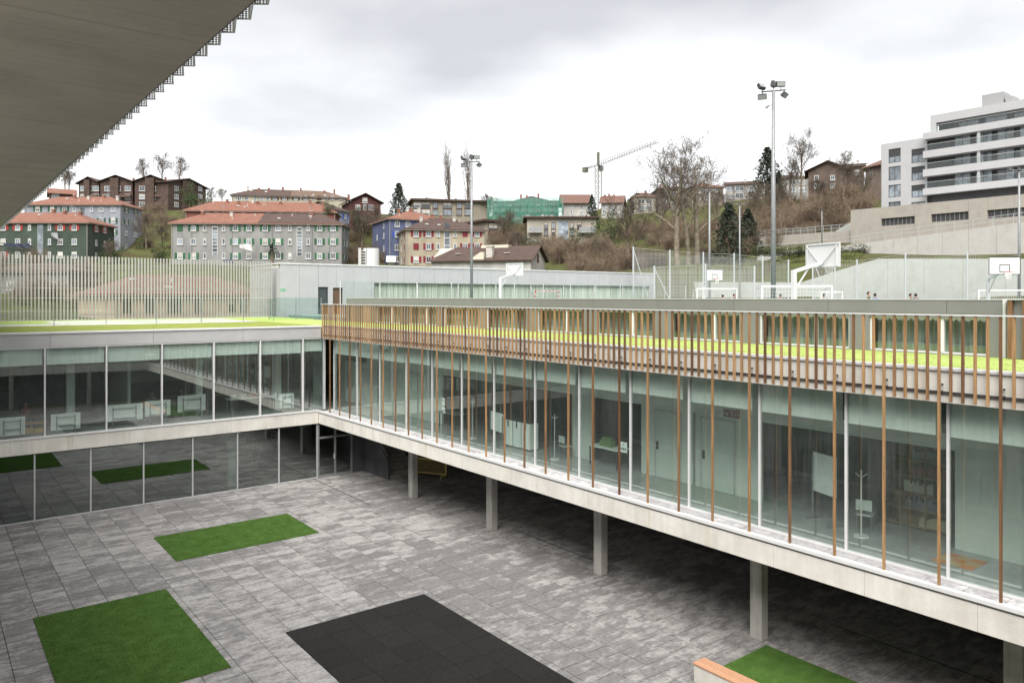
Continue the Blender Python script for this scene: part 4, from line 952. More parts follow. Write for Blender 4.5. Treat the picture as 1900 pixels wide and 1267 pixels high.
g9 = house('beige house with maroon shutters and brown roof at the centre', 754, 899, 424.5, 428, 150, 11.5, 15.8, stucco('beige', (.62, .52, .36)), tile_b, 2.9, rows=(433.5, 457.5, 481.5),
      wins=[(772, ('ws', 'c', 'ws')), (795, ('ws', 'ws', 'ws')), (813, ('n', 'n', 'n')), (844, ('n', 'n', 'n')), (863, ('c', 'ws', 'ws')), (885, ('ws', 'ws', 'w'))], side_left=[(.3, ('ns', 'ns', 'ns')), (.65, ('n', 'n', 'n'))], shut=shut_r, chim=((787, 'p'), 811, 827, (850, 'p')))
u = g9['W'] * (828.5 - 754) / 145; f = MB().box(u - .65, u + .65, -.06, -.005, 1.5, g9['h'] - .5).build('stair_window', win_frame_m, g9)
for j in range(5): MB().box(u - .52, u + .52, -.075, -.061, 1.65 + j * 1.5, 1.65 + j * 1.5 + 1.32).build('pane', house_glass, f)

# -- white farmhouse with a brown roof, gable to the right
A = at(800, 483, 132); B = at(985, 481.5, 126)
FHW = (B - A).length
t = empty('farmhouse', (A.x, A.y, A.z - 4), math.atan2(B.y - A.y, B.x - A.x), 'low white farmhouse with brown roof behind the pavilion', 'farmhouse', 'houses on the hillside')
ws = stucco('white', (.70, .68, .63)); cs = stucco('cream_white', (.74, .70, .60))
MB().box(0, FHW, 0, 8.0, -4, 4).build('wall', ws, t)
MB().prism([(0, 3.98), (8.0, 3.98), (4.0, 6.25)], FHW, 'x', 0).build('gable_wall', cs, t)
me = bpy.data.meshes.new('roof'); ov = .6; W_ = FHW
vv = [(-ov,-ov,3.85),(W_+ov,-ov,3.85),(W_+ov,4,6.45),(3.2,4,6.45),(-ov,8.6,3.85),(W_+ov,8.6,3.85)]
vv += [(x,y,z-.2) for x,y,z in vv]
me.from_pydata(vv, [], [(0,1,2,3),(3,2,5,4),(0,3,4),(6,9,8,7),(9,10,11,8),(0,6,7,1),(4,5,11,10),(1,7,8,2),(2,8,11,5)]); me.materials.append(tile_b); rf = add('roof', me, t)
for u, y_, a in ((4.5, 1.5, .5), (13.5, 1.4, .5)): MB().box(u - .5, u + .5, y_ - .3, y_ + .3, 3.85 + y_ * .55 + .42, 3.85 + y_ * .55 + .5).build('skylight', white_paint, t)
c = MB().box(10.1, 11.2, .2, 1.2, 3.0, 6.1).build('chimney', pot_m, t); MB().box(10.0, 11.3, .1, 1.3, 6.102, 6.3).build('chimney_cap', pot_m, c)
MB().box(8.0, 13.0, 3.2, 5.0, 6.1, 6.62).build('ridge_roof_light', mat('cream_sheet', (.5, .47, .38), .6), t); MB().prism([(7.3, 3.95), (9.9, 3.95), (9.9, 5.2), (9.3, 5.2)], 1.6, 'y', -.4).build('dormer', mat('cream_sheet', (.5, .47, .38), .6), t)
sdw = MB().box(W_ + .005, W_ + .07, 3.4, 4.3, 3.5, 4.9).build('shuttered_window', shut_k, t)

# -- higher rows
brick = mat('brown_brick', (.07, .047, .039), .9, var=.25, scale=.8, detail=8); bal_m = mat('timber_balcony', (.09, .055, .045), .8, var=.2)
for i, (pa, pb, ya, yb, lab) in enumerate(((146, 184, 341, 341, 'leftmost brown brick gabled house of the row on the skyline'), (186, 246, 337.5, 338, 'brown brick gabled house second from left on the skyline'), (250, 312, 337, 338, 'brown brick gabled house third from left on the skyline'), (312, 382, 337, 350, 'rightmost brown brick gabled house under the bare trees'))):
    t = house(lab, pa, pb, ya, yb, 262 - i * 1.0, 12, 39, brick, tile_b, 2.4, roof='front', rows=(350, 365, 379.5), wins=[(pa + (pb - pa) * .22, ('w', 'w', 'w')), (pa + (pb - pa) * .55, ('w', 'w', 'w')), (pa + (pb - pa) * .85, ('w', 'w', 'w'))], wsize=(1.9, 1.7), ov=.9, chim=(pa + (pb - pa) * .8,), group='brown brick houses on the skyline')
    W_, h = t['W'], t['h']
    MB().box(W_ * .34, W_ * .60, -1.1, -.005, -2, h + 1.2).build('bay', brick, t)
    for z in (2.5, 5.3): MB().box(W_ * .62, W_ * .97, -1.0, -.004, z - .15, z + .8).build('balcony', bal_m, t)
house('small orange roofed chalet half hidden by the soffit edge', 92, 140, 358, 361, 225, 10, 32, brick, tile_o, 2.0, roof='gable', rows=(364,), wins=[(102, 'w')], wsize=(1.6, 1.5))
bw_ = stucco('sand', (.46, .40, .30))
t = house('flat terraced apartment house behind the leafless poplars', 768, 905, 372, 376, 206, 12, 27, bw_, tile_b, .5, roof='flat', ov=.9, rows=(381, 394), wins=[(775, ('w', 'w')), (790, ('w', 'w')), (808, ('n', 'n')), (830, ('w', 'w')), (852, ('n', 'n')), (870, ('w', 'w'))], wsize=(2.4, 1.7), fm=brown_frame, chim=((795, 'p'), (812, 'p'), (850, 'p')), name='apartment_block', cat='apartment block')
MB().box(1, 11, -1.2, -.005, t['h'] - 4.2, t['h'] - 3.2).build('balcony', glass_rail_m, t)
t = house('lower end of the terraced flats right of the beige house', 902, 932, 411, 413, 180, 9, 22, bw_, tile_b, .5, roof='flat', ov=.9, rows=(421, 438), wins=[(915, ('w', 'w'))], wsize=(2.6, 1.8), fm=brown_frame, name='apartment_block', cat='apartment block')
MB().box(.5, 4.2, -1.2, -.005, t['h'] - 3.2, t['h'] - 2.3).build('balcony', brown_frame, t)
# scaffolded building wrapped in green netting
t = house('building under scaffolding wrapped in green debris netting', 914, 1036, 376, 375, 204, 14, 27, stucco('scaffold_core', (.30, .30, .29)), mat('tarred_roof', (.10, .10, .10), .9), .4, roof='flat', ov=.1, rows=(384, 396, 408), wins=[(920 + i * 13, ('w', 'w', 'w')) for i in range(9)], name='scaffolded_building', cat='building', wsize=(1.3, 1.4))
W_, h = t['W'], t['h']
net_g = bpy.data.materials.new('green_netting'); net_g.use_nodes = True; N = net_g.node_tree.nodes; L = net_g.node_tree.links; N.clear()
oN = N.new('ShaderNodeOutputMaterial'); mN = N.new('ShaderNodeMixShader'); dN = N.new('ShaderNodeBsdfDiffuse'); dN.inputs[0].default_value = (.085, .26, .19, 1); tN = N.new('ShaderNodeBsdfTransparent')
nN = N.new('ShaderNodeTexNoise'); nN.inputs['Scale'].default_value = .7; nN.inputs['Detail'].default_value = 6; gN = N.new('ShaderNodeNewGeometry'); L.new(gN.outputs['Position'], nN.inputs['Vector'])
rN = N.new('ShaderNodeMapRange'); rN.inputs[1].default_value = .35; rN.inputs[2].default_value = .65; rN.inputs[3].default_value = .68; rN.inputs[4].default_value = .42; L.new(nN.outputs[0], rN.inputs[0])
L.new(rN.outputs[0], mN.inputs[0]); L.new(dN.outputs[0], mN.inputs[1]); L.new(tN.outputs[0], mN.inputs[2]); L.new(mN.outputs[0], oN.inputs[0])
def ripple(u0, u1, pos, z0, z1, axis, n=60):
    m = MB(); rr = random.Random(5)
    zs = [z0 + (z1 - z0) * q / 6 for q in range(7)]; off = [[rr.uniform(-.12, .12) for _ in zs] for _ in range(n + 1)]
    P = lambda i, j: ((u0 + (u1 - u0) * i / n, pos + off[i][j], zs[j]) if axis == 'y' else (pos + off[i][j], u0 + (u1 - u0) * i / n, zs[j]))
    for i in range(n):
        for j in range(6): m.quad(P(i, j), P(i+1, j), P(i+1, j+1), P(i, j+1))
    return m
ripple(-1.3, W_ + 1.3, -1.4, -3, h + 1.0, 'y').build('netting', net_g, t, fix=False); ripple(-1.4, 15, -1.4, -3, h + 1.0, 'x', 30).build('side_netting', net_g, t, fix=False)
sc_ = MB()
for i in range(9):
    x = -1.2 + i * (W_ + 2.4) / 8; sc_.tube((x, -1.2, -3), (x, -1.2, h + 1), .05, n=4)
for j in range(4): sc_.box(-1.2, W_ + 1.2, -1.2, -.3, h - .6 - j * 2, h - .5 - j * 2)
sc_.build('scaffold', steel, t, fix=False)
house('dark slate roof showing above the green netting', 952, 1022, 374, 374, 225, 10, 32, stucco('scaffold_core2', (.30, .29, .27)), tile_k, 2.2, chim=(967, 978, 1000), ov=.4)
t = house('modern cream apartment house with tall dark window strips', 978, 1106, 405, 405, 168, 11, 21.5, stucco('cream2', (.60, .54, .43)), tile_b, .35, roof='flat', ov=.8, rows=(419, 431), wins=[(1013, ('n', 'n')), (1027, ('n', 'n')), (1061, ('n', 'n')), (1075, ('n', 'n'))], fm=brown_frame, wsize=(1.5, 1.5), chim=((980, 'p'), (1008, 'p'), (1016, 'p'), (1025, 'p'), (1046, 'p'), (1060, 'p'), (1095, 'p')), name='apartment_block', cat='apartment block', side_left=[(.3, ('n', 'n')), (.7, ('n', 'n'))])
def balc(t, u0, u1, z, gl, out=1.3, hh=1.0, m=None):
    b_ = MB().box(u0, u1, -out, -.004, z - .18, z).build('balcony', m or concrete_col, t); MB().box(u0, u1, -out, -out + .03, z + .05, z + hh).build('railing_glass', gl, b_)
rail_grey = mat('grey_balcony_panel', (.24, .25, .26), .4)
sm_ = t['W'] / 128
for u0, u1 in ((3, 28), (96, 127)):
    for z in (t['h'] - 2.2, t['h'] - 5.0): balc(t, u0 * sm_, u1 * sm_, z - .9, rail_grey)
MB().box(58 * sm_, 76 * sm_, -.1, -.005, t['h'] - 5.5, t['h'] - .6).build('glazed_bay', house_glass, t)
hw = stucco('off_white', (.66, .64, .60))
house('white house with timbered gable and orange roof beneath the crane', 1046, 1092, 377, 377, 214, 9, 28, hw, tile_r, 3.0, roof='gable', rows=(383, 394), wins=[(1060, ('n', 'n')), (1079, ('w', 'w'))], side=[(.3, ('w', 'w')), (.65, ('w', 'w'))], ov=.9, shut=shut_k)
house('white house with red roof right of the crane mast', 1116, 1154, 377, 376, 220, 9, 28, hw, tile_r, 2.6, roof='gable', rows=(383, 394), wins=[(1121, ('w', 'w')), (1136, ('w', 'w'))], ov=.7, chim=(1120, 1128, 1137))
house('cream house left of the tall plane trees', 1176, 1216, 364, 364, 230, 10, 30, stucco('cream3', (.55, .50, .40)), tile_r, 1.6, rows=(374, 386), wins=[(1190, ('w', 'w')), (1204, ('w', 'w'))], chim=(1202,), wsize=(2.0, 1.4))
house('grey brown block seen through the plane tree branches', 1222, 1273, 350, 350, 240, 12, 32, stucco('taupe', (.30, .27, .24)), tile_b, 1.4, rows=(360, 372), wins=[(1232, ('w', 'w')), (1246, ('w', 'w')), (1260, ('w', 'w'))], chim=(1232, 1240, 1256, 1268), wsize=(1.8, 1.4))
house('pale brown house with orange hipped roof right of the plane trees', 1284, 1342, 346, 347, 230, 11, 32, stucco('pale_brown', (.42, .34, .26)), tile_o, 1.8, rows=(355, 368), wins=[(1296, ('w', 'w')), (1310, ('w', 'w')), (1328, ('w', 'w'))])
house('stepped white and grey house below the dark conifer', 1346, 1412, 343, 340, 240, 11, 32, stucco('pale_grey', (.52, .51, .49)), tile_b, 1.6, roof='gable', rows=(350, 363), wins=[(1356, ('w', 'w')), (1372, ('w', 'w')), (1396, ('w', 'w'))], wsize=(2.6, 1.7), chim=((1382, 'p'),))
house('small house between the bare trees near the conifer', 1428, 1500, 330, 328, 236, 10, 33, stucco('pale_grey2', (.42, .40, .37)), tile_b, 1.4, rows=(338, 352), wins=[(1445, ('w', 'w')), (1470, ('w', 'w')), (1488, ('w', 'w'))], chim=(1448, 1470, 1482), wsize=(1.8, 1.6))
house('big brown brick house above the bare scrub on the right', 1500, 1572, 318, 314, 192, 12, 33, mat('warm_brick', (.10, .074, .06), .9, var=.2, scale=.8), tile_b, 2.4, roof='front', rows=(330, 345), wins=[(1515, ('w', 'w')), (1545, ('w', 'w'))], chim=(1570,), ov=.9)
house('brown house wing right of the big brick house', 1572, 1600, 308, 306, 190, 10, 33, mat('warm_brick', (.20, .135, .105), .9), tile_b, 1.2, rows=(320,), wins=[(1590, 'w')], chim=((1590, 'p'),), ov=.8)
house('tan gabled house beside the white modern block', 1606, 1640, 312, 305, 176, 10, 30, stucco('tan', (.36, .27, .21)), tile_r, 2.2, roof='gable', rows=(325,), wins=[(1616, 'w')], ov=.8)
# low peach house seen through the slat fence
house('low peach house with tiled roof seen through the slat fence', 212, 492, 545, 546, 86, 9, 7.3, stucco('peach', (.80, .55, .38)), tile_r, 2.4, rows=(566,), wins=[(235, 'w'), (277, 'w'), (318, 'w'), (330, 'w'), (368, 'w'), (430, 'w'), (450, 'w')], wsize=(1.0, 1.7), fm=brown_frame, ridge_in=5)
house('grey shed wall behind the left end of the slat fence', -20, 126, 502, 502, 104, 8, 7.0, stucco('grey_violet', (.36, .36, .38)), tile_b, 1.2, rows=(530,), wins=[(20, 'w'), (60, 'w'), (100, 'w')], name='shed', cat='shed')

# ================================================================== PAVILION, FENCE, SPORTS COURT
PVY = 60.0; PVX0 = x_on_y(519, PVY); PVX1 = x_on_y(1214, PVY); PZ0, PZ1 = 8.3, 12.78
PV = empty('pavilion', label='long low white panelled pavilion behind the roof terrace', cat='building')
Xp = lambda px: x_on_y(px, PVY)
band = (Xp(693), Xp(1205), 8.6, 11.25)
drs = [(Xp(590), Xp(608), 8.35, 10.85), (Xp(617), Xp(635), 8.35, 10.8)]
cuts = [PVX0 + i * 1.62 for i in range(int((PVX1 - PVX0) / 1.62) + 1)] + [PVX1]
for i in range(len(cuts) - 1):
    a, b_ = cuts[i] + .008, cuts[i+1] - .008
    segs = [(a, b_, PZ0, PZ1 - .1)]
    for ua, ub, za, zb in [band] + drs:
        ns = []
        for (sa, sb_, s0, s1) in segs:
            if sb_ <= ua or sa >= ub or s1 <= za or s0 >= zb: ns.append((sa, sb_, s0, s1)); continue
            if sa < ua: ns.append((sa, ua, s0, s1))
            if sb_ > ub: ns.append((ub, sb_, s0, s1))
            ia, ib = max(sa, ua), min(sb_, ub)
            if s0 < za: ns.append((ia, ib, s0, za))
            if s1 > zb: ns.append((ia, ib, zb, s1))
        segs = ns
    for sa, sb_, s0, s1 in segs:
        if sb_ - sa > .02 and s1 - s0 > .02: bx('facade_panel', sa, sb_, PVY - .08, PVY, s0 + .004, s1 - .004, clad_white, PV)
mbx('coping', PVX0 - .1, PVX1 + .1, PVY - .14, PVY + 7, PZ1 - .098, PZ1, alu_white, PV)
mbx('roof', PVX0, PVX1, PVY + .3, PVY + 7, PZ1 - .4, PZ1 - .1, concrete, PV); mbx('side_wall', PVX0 - .0, PVX0 + .25, PVY + .01, PVY + 7, PZ0, PZ1 - .41, clad_white, PV); mbx('rear_wall', PVX0 + .26, PVX1, PVY + 6.8, PVY + 7, 7, PZ1 - .41, clad_white, PV)
mbx('inner_wall', PVX0 + .26, Xp(690), PVY + .9, PVY + 1.0, 8.2, PZ1 - .42, int_dark, PV); mbx('floor', PVX0, PVX1, PVY + .01, PVY + 6.7, 8.1, 8.34, concrete, PV); mbx('end_wall', PVX1 - .25, PVX1, PVY + .01, PVY + 6.7, 8.35, PZ1 - .41, clad_white, PV)
dm = (mat('dark_glass_door', (.06, .07, .075), .2), mat('brown_timber_door', (.12, .075, .045), .6, var=.15, stretch=(8, 8, .6)))
for (a, b_, z0, z1), m_ in zip(drs, dm):
    d = empty('door', parent=PV); MB().box(a + .06, b_ - .06, PVY + .05, PVY + .09, z0, z1 - .06).build('door_leaf', m_, d); MB().box(a + .002, a + .058, PVY - .02, PVY + .1, z0, z1).box(b_ - .058, b_ - .002, PVY - .02, PVY + .1, z0, z1).box(a + .06, b_ - .06, PVY - .02, PVY + .1, z1 - .058, z1).build('door_frame', dark_metal, d); MB().box(b_ - .18, b_ - .13, PVY - .02, PVY + .05, z0 + 1, z0 + 1.2).build('door_handle', steel, d)
a, b_, z0, z1 = band
c = MB(); nn = 420
rr = random.Random(2); ph = 0
pts = []
for q in range(nn + 1):
    pts.append((a + (b_ - a) * q / nn, PVY + .22 + .07 * math.sin(q * 2.3) + rr.uniform(-.03, .03)))
curt_w = mat('white_green_curtain', (.66, .67, .62), .9, col2=(.36, .39, .35), scale=1.0, stretch=(5, 5, .02), detail=2, pos=(.3, .6))
for q in range(nn): c.quad((*pts[q], z0 - .2), (*pts[q+1], z0 - .2), (*pts[q+1], z1 + .2), (*pts[q], z1 + .2))
c.build('curtain', curt_w, PV, fix=False)
nb = 8
for i in range(nb + 1):
    x = a + (b_ - a) * i / nb; bx('mullion', x - .04, x + .04, PVY - .04, PVY + .06, z0, z1, alu_white, PV)
    if i < nb: bx('window_pane', x + .04, x + (b_ - a) / nb - .04, PVY + .0, PVY + .01, z0, z1, glass_rail_m, PV)
es = empty('exit_sign', (Xp(524), PVY - .1, 10.6), 0, 'small green emergency exit sign on the pavilion wall', 'sign')
MB().box(-.2, .2, 0, .02, -.08, .08).build('panel', mat('exit_green', (.02, .33, .12), .5), es)
MB().box(-.16, -.08, -.006, -.001, -.05, .05).box(.0, .1, -.006, -.001, -.015, .015).prism([(.1, -.05), (.16, 0), (.1, .05)], .005, 'y', -.006).build('symbol', white_paint, es)
seat(PV, ((PVX0 + PVX1) / 2, PVY + 3, PZ0))

# white slat fence left of the pavilion
FN = empty('slat_fence', label='tall white vertical slat fence along the back of the roof', cat='fence')
x = -2.0; fx1 = PVX0 - .35; n = 0
fence_m = mat('white_fence_slat', (.335, .335, .315), .55, var=.05, scale=2, rand=.06)
while x < fx1:
    s_ = bx('slat', x - .05, x + .05, 60.5, 60.58, 8.43, 12.86, fence_m, FN); s_.rotation_euler = (0, 0, R(random.uniform(-3, 3))); x += .214
for z in (8.75, 10.6, 12.2): bx('rail', -2.1, fx1, 60.63, 60.69, z, z + .06, fence_m, FN)
seat(FN, (9, 60.56, 8.42))
o = tag(mbx('fence_kerb', -6, 22.6, 60.4, 60.9, 8.0, 8.425, concrete), 'low concrete kerb under the slat fence', 'kerb', kind='structure')

# court deck and its edge
CZ = 8.60
tag(mbx('sports_court', 23.2, 78.3, 8.0, 59.0, 8.2, CZ, court_floor), 'rooftop sports court behind the hall parapet', 'sports court', kind='structure')
cl = bpy.data.objects['sports_court']
for a in ((30, 70, 12, 12.08), (30, 70, 56, 56.08), (30, 30.08, 12.09, 55.99), (69.92, 70, 12.09, 55.99)): bx('court_line', a[0], a[1], a[2], a[3], CZ + .003, CZ + .007, white_paint, cl)
gl = empty('glass_balustrade', label='clear glass guard panels along the court edge above the hall', cat='balustrade')
for i in range(12):
    x = 27 + i * 3.6; bx('glass_panel', x + .03, x + 3.57, 57.6, 57.62, CZ + .1, 11.3, glass_rail_m, gl); bx('post', x - .02, x + .02, 57.58, 57.64, CZ, 11.32, alu_white, gl)
bx('end_post', 27 + 43.2 - .02, 27 + 43.22, 57.58, 57.64, CZ, 11.32, alu_white, gl)
seat(gl, (48, 57.6, CZ))

def flood(px, D, label, ztop, heads, rot, r=.11, base=CZ):
    p = at(px, 500, D); t = empty('floodlight_mast', (p.x, p.y, base), rot, label, 'floodlight', 'floodlight masts round the court')
    H_ = ztop - base
    MB().tube((0, 0, 0), (0, 0, H_), r, r * .62, n=10, cap=True).build('pole', steel, t, smooth=True); MB().box(-.25, .25, -.25, .25, 0, .03).build('base_plate', steel, t)
    if heads == 'flood':
        MB().bar((-.72, 0, H_ - .1), (.72, 0, H_ + .02), .07).build('crossarm', dark_metal, t)
        spec = ((-.62, .12, -.36, 25, -20), (-.66, .1, .26, -35, 35), (.02, 0, .36, 10, 60), (.45, .05, .38, 5, 0), (.66, -.05, -.3, 45, 50))
        for x_, y_, z_, ax, az in spec:
            h_ = MB().box(-.26, .26, -.07, .08, -.16, .16).prism([(-.26, -.16), (.26, -.16), (.19, .16), (-.19, .16)], .06, 'y', .08).build('floodlight', dark_metal if x_ != 0 else steel, t, (x_, y_, H_ + z_)); h_.rotation_euler = (R(ax), 0, R(az))
            gl_ = MB().box(-.23, .23, -.08, -.072, -.13, .13).build('lens', mat('lamp_lens', (.25, .26, .25), .2), h_)
            MB().bar((x_, 0, H_ - .05), (x_, y_, H_ + z_ * .75), .035).build('bracket', dark_metal, t)
        sp_ = MB()
        for q in range(6):
            sp_.tube((-.45 + q * .03, 0, H_ - 1.05 + q * .03), (-.42 + q * .03, 0, H_ - 1.02 + q * .03), .06 + .012 * min(q, 5 - q), n=8, cap=(q in (0, 5)))
        sp_.build('loudspeaker', steel, t); MB().bar((-.3, 0, H_ - .95), (0, 0, H_ - .8), .03).build('speaker_arm', steel, t)
    elif heads == 'lamp':
        MB().bar((-.7, 0, H_), (.7, 0, H_ + .06), .06).build('crossarm', steel, t)
        for x_ in (-.75, .0, .8): MB().tube((x_, 0, H_ - .02), (x_, 0, H_ + .22), .17, .12, n=10, cap=True).build('lamp_head', dark_metal, t)
    else:
        MB().box(-.5, .5, -.14, .14, H_, H_ + .09).build('lamp_head', dark_metal, t)
    return t
flood(1435, 45, 'tallest floodlight mast rising before the white sky at right', 22.2, 'flood', R(-38), .155)
flood(875, 64, 'floodlight mast left of the red and white goal', 21.4, 'flood', R(-20), .13)
flood(1316.5, 80, 'lamp mast left of the small front facing backboard', 21.2, 'lamp', R(-38), .13)
flood(1372.5, 92, 'slimmer lamp mast between the plane trees and the tall mast', 21.2, 'lamp', R(-38), .12)
flood(1891, 62, 'lamp mast at the right edge of the picture', 20.3, 'lamp', R(-38), .12)
flood(1525, 108, 'small street lamp before the concrete retaining walls', 22.4, 'street', R(-38), .09, 17.5)

rim_m = mat('orange_rim', (.60, .12, .05), .5)
net_w = mat('white_net', (.75, .75, .73), .8)
def hoop(px, py, D, rz, label, front):
    """py = rim height row; rz turns the board; local -y is the playing side"""
    p = at(px, py, D); zr = p.z; t = empty('basketball_hoop', (p.x, p.y, CZ), rz, label, 'basketball hoop', 'basketball hoops on the rooftop court')
    z = zr - CZ
    bd = MB().box(-.9, .9, 0, .04, z - .15, z + .9).build('backboard', white_paint, t)
    if front:
        MB().box(-.9, .9, -.006, -.001, z - .15, z - .11).box(-.9, .9, -.006, -.001, z + .86, z + .9).box(-.9, -.86, -.006, -.001, z - .11, z + .86).box(.86, .9, -.006, -.001, z - .11, z + .86).box(-.29, .29, -.006, -.001, z + .41, z + .45).box(-.29, .29, -.006, -.001, z, z + .04).box(-.29, -.25, -.006, -.001, z + .04, z + .41).box(.25, .29, -.006, -.001, z + .04, z + .41).build('marking', black, bd)
    rim = MB(); nt_ = MB(); n = 14; C_ = Vector((0, -.38, z)); 
    for q in range(n):
        a, b_ = 2 * math.pi * q / n, 2 * math.pi * (q + 1) / n
        P = lambda an, r, zz: C_ + Vector((r * math.cos(an), r * math.sin(an), zz))
        rim.tube(P(a, .225, 0), P(b_, .225, 0), .014, n=5); nt_.tube(P(a, .22, 0), P(b_, .15, -.2), .008, n=3); nt_.tube(P(b_, .22, 0), P(a, .15, -.2), .008, n=3); nt_.tube(P(a, .15, -.2), P(b_, .13, -.42), .008, n=3)
    rim.box(-.05, .05, -.17, 0, z - .03, z + .02); rim.build('rim', rim_m, t); nt_.build('net', net_w, t, fix=False)
    MB().bar((-.75, .07, z - .12), (-.75, .07, z + .87), .05).bar((.75, .07, z - .12), (.75, .07, z + .87), .05).bar((-.85, .07, z + .86), (.85, .07, z + .86), .05).bar((-.85, .07, z - .11), (.85, .07, z - .11), .05).bar((-.8, .09, z + .8), (0, .12, z - .05), .035).bar((.8, .09, z + .8), (0, .12, z - .05), .035).build('back_frame', white_paint, t)
    MB().bar((0, .08, z + .05), (0, 1.75, z - .35), .13).build('arm', white_paint, t); MB().box(-.09, .09, 1.68, 1.86, 0, z - .3).build('post', white_paint, t, bevel=.01); MB().bar((0, 1.75, z - 1.2), (0, .9, z - .2), .05).build('brace', white_paint, t)
    return t
hoop(1527, 490, 33.0, R(80), 'large white hoop nearest the viewer, seen from behind', False)
hoop(1326, 518, 70, R(-18), 'small hoop with black edged backboard left of the tall mast', True)
hoop(1864, 505, 45, R(-42), 'hoop with black edged backboard at the right edge', True)
hoop(955, 509, 62, R(102), 'white hoop seen from behind above the long pavilion', False)

def goal(px, D, rz, label, striped, w_=3.0, h_=2.0, hide=0):
    p = at(px, 540, D); t = empty('goal', (p.x, p.y, CZ), rz, label, 'goal', 'goals on the rooftop court')
    for s in (-1, 1):
        if striped:
            for j in range(10): bx('post_segment', s * w_ / 2 - .04, s * w_ / 2 + .04, -.04, .04, j * h_ / 10, (j + 1) * h_ / 10 - .002, red_paint if j % 2 == 1 else white_paint, t)
        else: bx('post', s * w_ / 2 - .05, s * w_ / 2 + .05, -.05, .05, 0, h_, white_paint, t)
    if striped:
        for j in range(14): bx('crossbar_segment', -w_ / 2 - .04 + j * (w_ + .08) / 14, -w_ / 2 - .042 + (j + 1) * (w_ + .08) / 14, -.04, .04, h_ + .001, h_ + .08, red_paint if j % 2 == 0 else white_paint, t)
    else: bx('crossbar', -w_ / 2 - .05, w_ / 2 + .05, -.05, .05, h_ + .001, h_ + .1, white_paint, t)
    fr = MB()
    for s in (-1, 1): fr.bar((s * w_ / 2, .05, h_), (s * w_ / 2, .8, h_ - .05), .04).bar((s * w_ / 2, .8, h_ - .05), (s * w_ / 2, 1.2, 0), .04)
    fr.bar((-w_ / 2, 1.2, .02), (w_ / 2, 1.2, .02), .04); fr.build('rear_frame', white_paint, t)
    nn_ = MB(); k_ = int(w_ / .16)
    for i in range(k_ + 1):
        x_ = -w_ / 2 + i * w_ / k_; nn_.bar((x_, .8, h_ - .05), (x_, 1.2, 0), .008); nn_.bar((x_, .06, h_), (x_, .8, h_ - .05), .008)
    for j in range(11): nn_.bar((-w_ / 2, .8 + .04 * j, (h_ - .05) * (1 - j / 10)), (w_ / 2, .8 + .04 * j, (h_ - .05) * (1 - j / 10)), .008)
    nn_.build('net', net_w, t, fix=False)
goal(1015, 78, R(-2), 'red and white striped handball goal before the pavilion curtain', True)
goal(1330, 66, R(-30), 'white goal beneath the small front facing hoop', False, 3.6, 2.1)
goal(1478, 40, R(-40), 'wide white goal around the post of the nearest hoop', False, 3.6, 1.93)
goal(1543, 58, R(-25), 'small white goal right of the nearest hoop', False, 1.8, 1.75)
goal(1866, 60, R(-45), 'white goal below the right edge hoop', False, 4.0, 1.9)

# ball-stop nets on posts
def net_fence(pts, zt, zb, label, nm='ball_stop_fence', step=.14, brace=True):
    c = Vector((sum(p[0] for p in pts) / len(pts), sum(p[1] for p in pts) / len(pts), zb))
    t = empty(nm, c, 0, label, 'net fence', 'netted fences round the court')
    nt_ = MB()
    for i in range(len(pts) - 1):
        a, b_ = Vector((*pts[i][:2], 0)), Vector((*pts[i+1][:2], 0)); za, zb_ = pts[i][2] if len(pts[i]) > 2 else zt, pts[i+1][2] if len(pts[i+1]) > 2 else zt
        Ln = (b_ - a).length; n = max(1, int(Ln / step))
        for q in range(n):
            f = q / n; p = a + (b_ - a) * f - c; p.z = 0; sag = -.25 * math.sin(math.pi * f); nt_.bar(p, p + Vector((0, 0, za + (zb_ - za) * f + sag - zb)), .012)
        m_ = int((max(za, zb_) - zb) / step)
        for q in range(m_):
            z = q * step
            if z < min(za, zb_) - zb - .25: nt_.bar(a - c + Vector((0, 0, zb - 0 + z)) , b_ - c + Vector((0, 0, zb + z)), .012)
        nt_.bar(a - c + Vector((0, 0, za)), b_ - c + Vector((0, 0, zb_)), .02)
    nt_.v = [(x, y, z if True else z) for x, y, z in nt_.v]
    tag(nt_.build('netting', net_steel, t, fix=False), kind='stuff')
    for i, p in enumerate(pts):
        zt_ = p[2] if len(p) > 2 else zt
        MB().tube((p[0] - c.x, p[1] - c.y, 0), (p[0] - c.x, p[1] - c.y, zt_ - zb + .15), .085, n=8, cap=True).build('post', steel_pale, t)
    if brace:
        a, b_ = Vector(pts[0][:2]), Vector(pts[1][:2]); d = (b_ - a).normalized() * 2.0; MB().tube((a.x - c.x, a.y - c.y, (pts[0][2] if len(pts[0]) > 2 else zt) - zb - .1), (a.x - c.x + d.x, a.y - c.y + d.y, .1), .05, n=6).build('brace', steel_pale, t)
    return t
net_steel = mat('net_cord', (.42, .43, .42), .7); steel_pale = mat('pale_steel_post', (.42, .44, .45), .5, metal=.2)
def PQ(px, py, D): p = at(px, py, D); return (p.x, p.y, p.z)
net_fence([PQ(1175, 460, 84), PQ(1243, 466, 84), PQ(1305, 470, 84), PQ(1362, 472, 84), PQ(1415, 478, 84), PQ(1463, 484, 84)], 14.5, 8.6, 'far high ball stop net above the sloping grass')
net_fence([PQ(1214, 496, 74), PQ(1309, 492, 74), PQ(1400, 496, 74)], 13, 8.6, 'lower netted fence at the far left corner of the court')
net_fence([PQ(1508, 482, 80), PQ(1549, 484, 79), PQ(1590, 484, 78), PQ(1680, 472, 74.5), PQ(1795, 470, 70), PQ(1890, 472, 66.5)], 13, 8.6, 'long netted fence before the grey court wall at right')

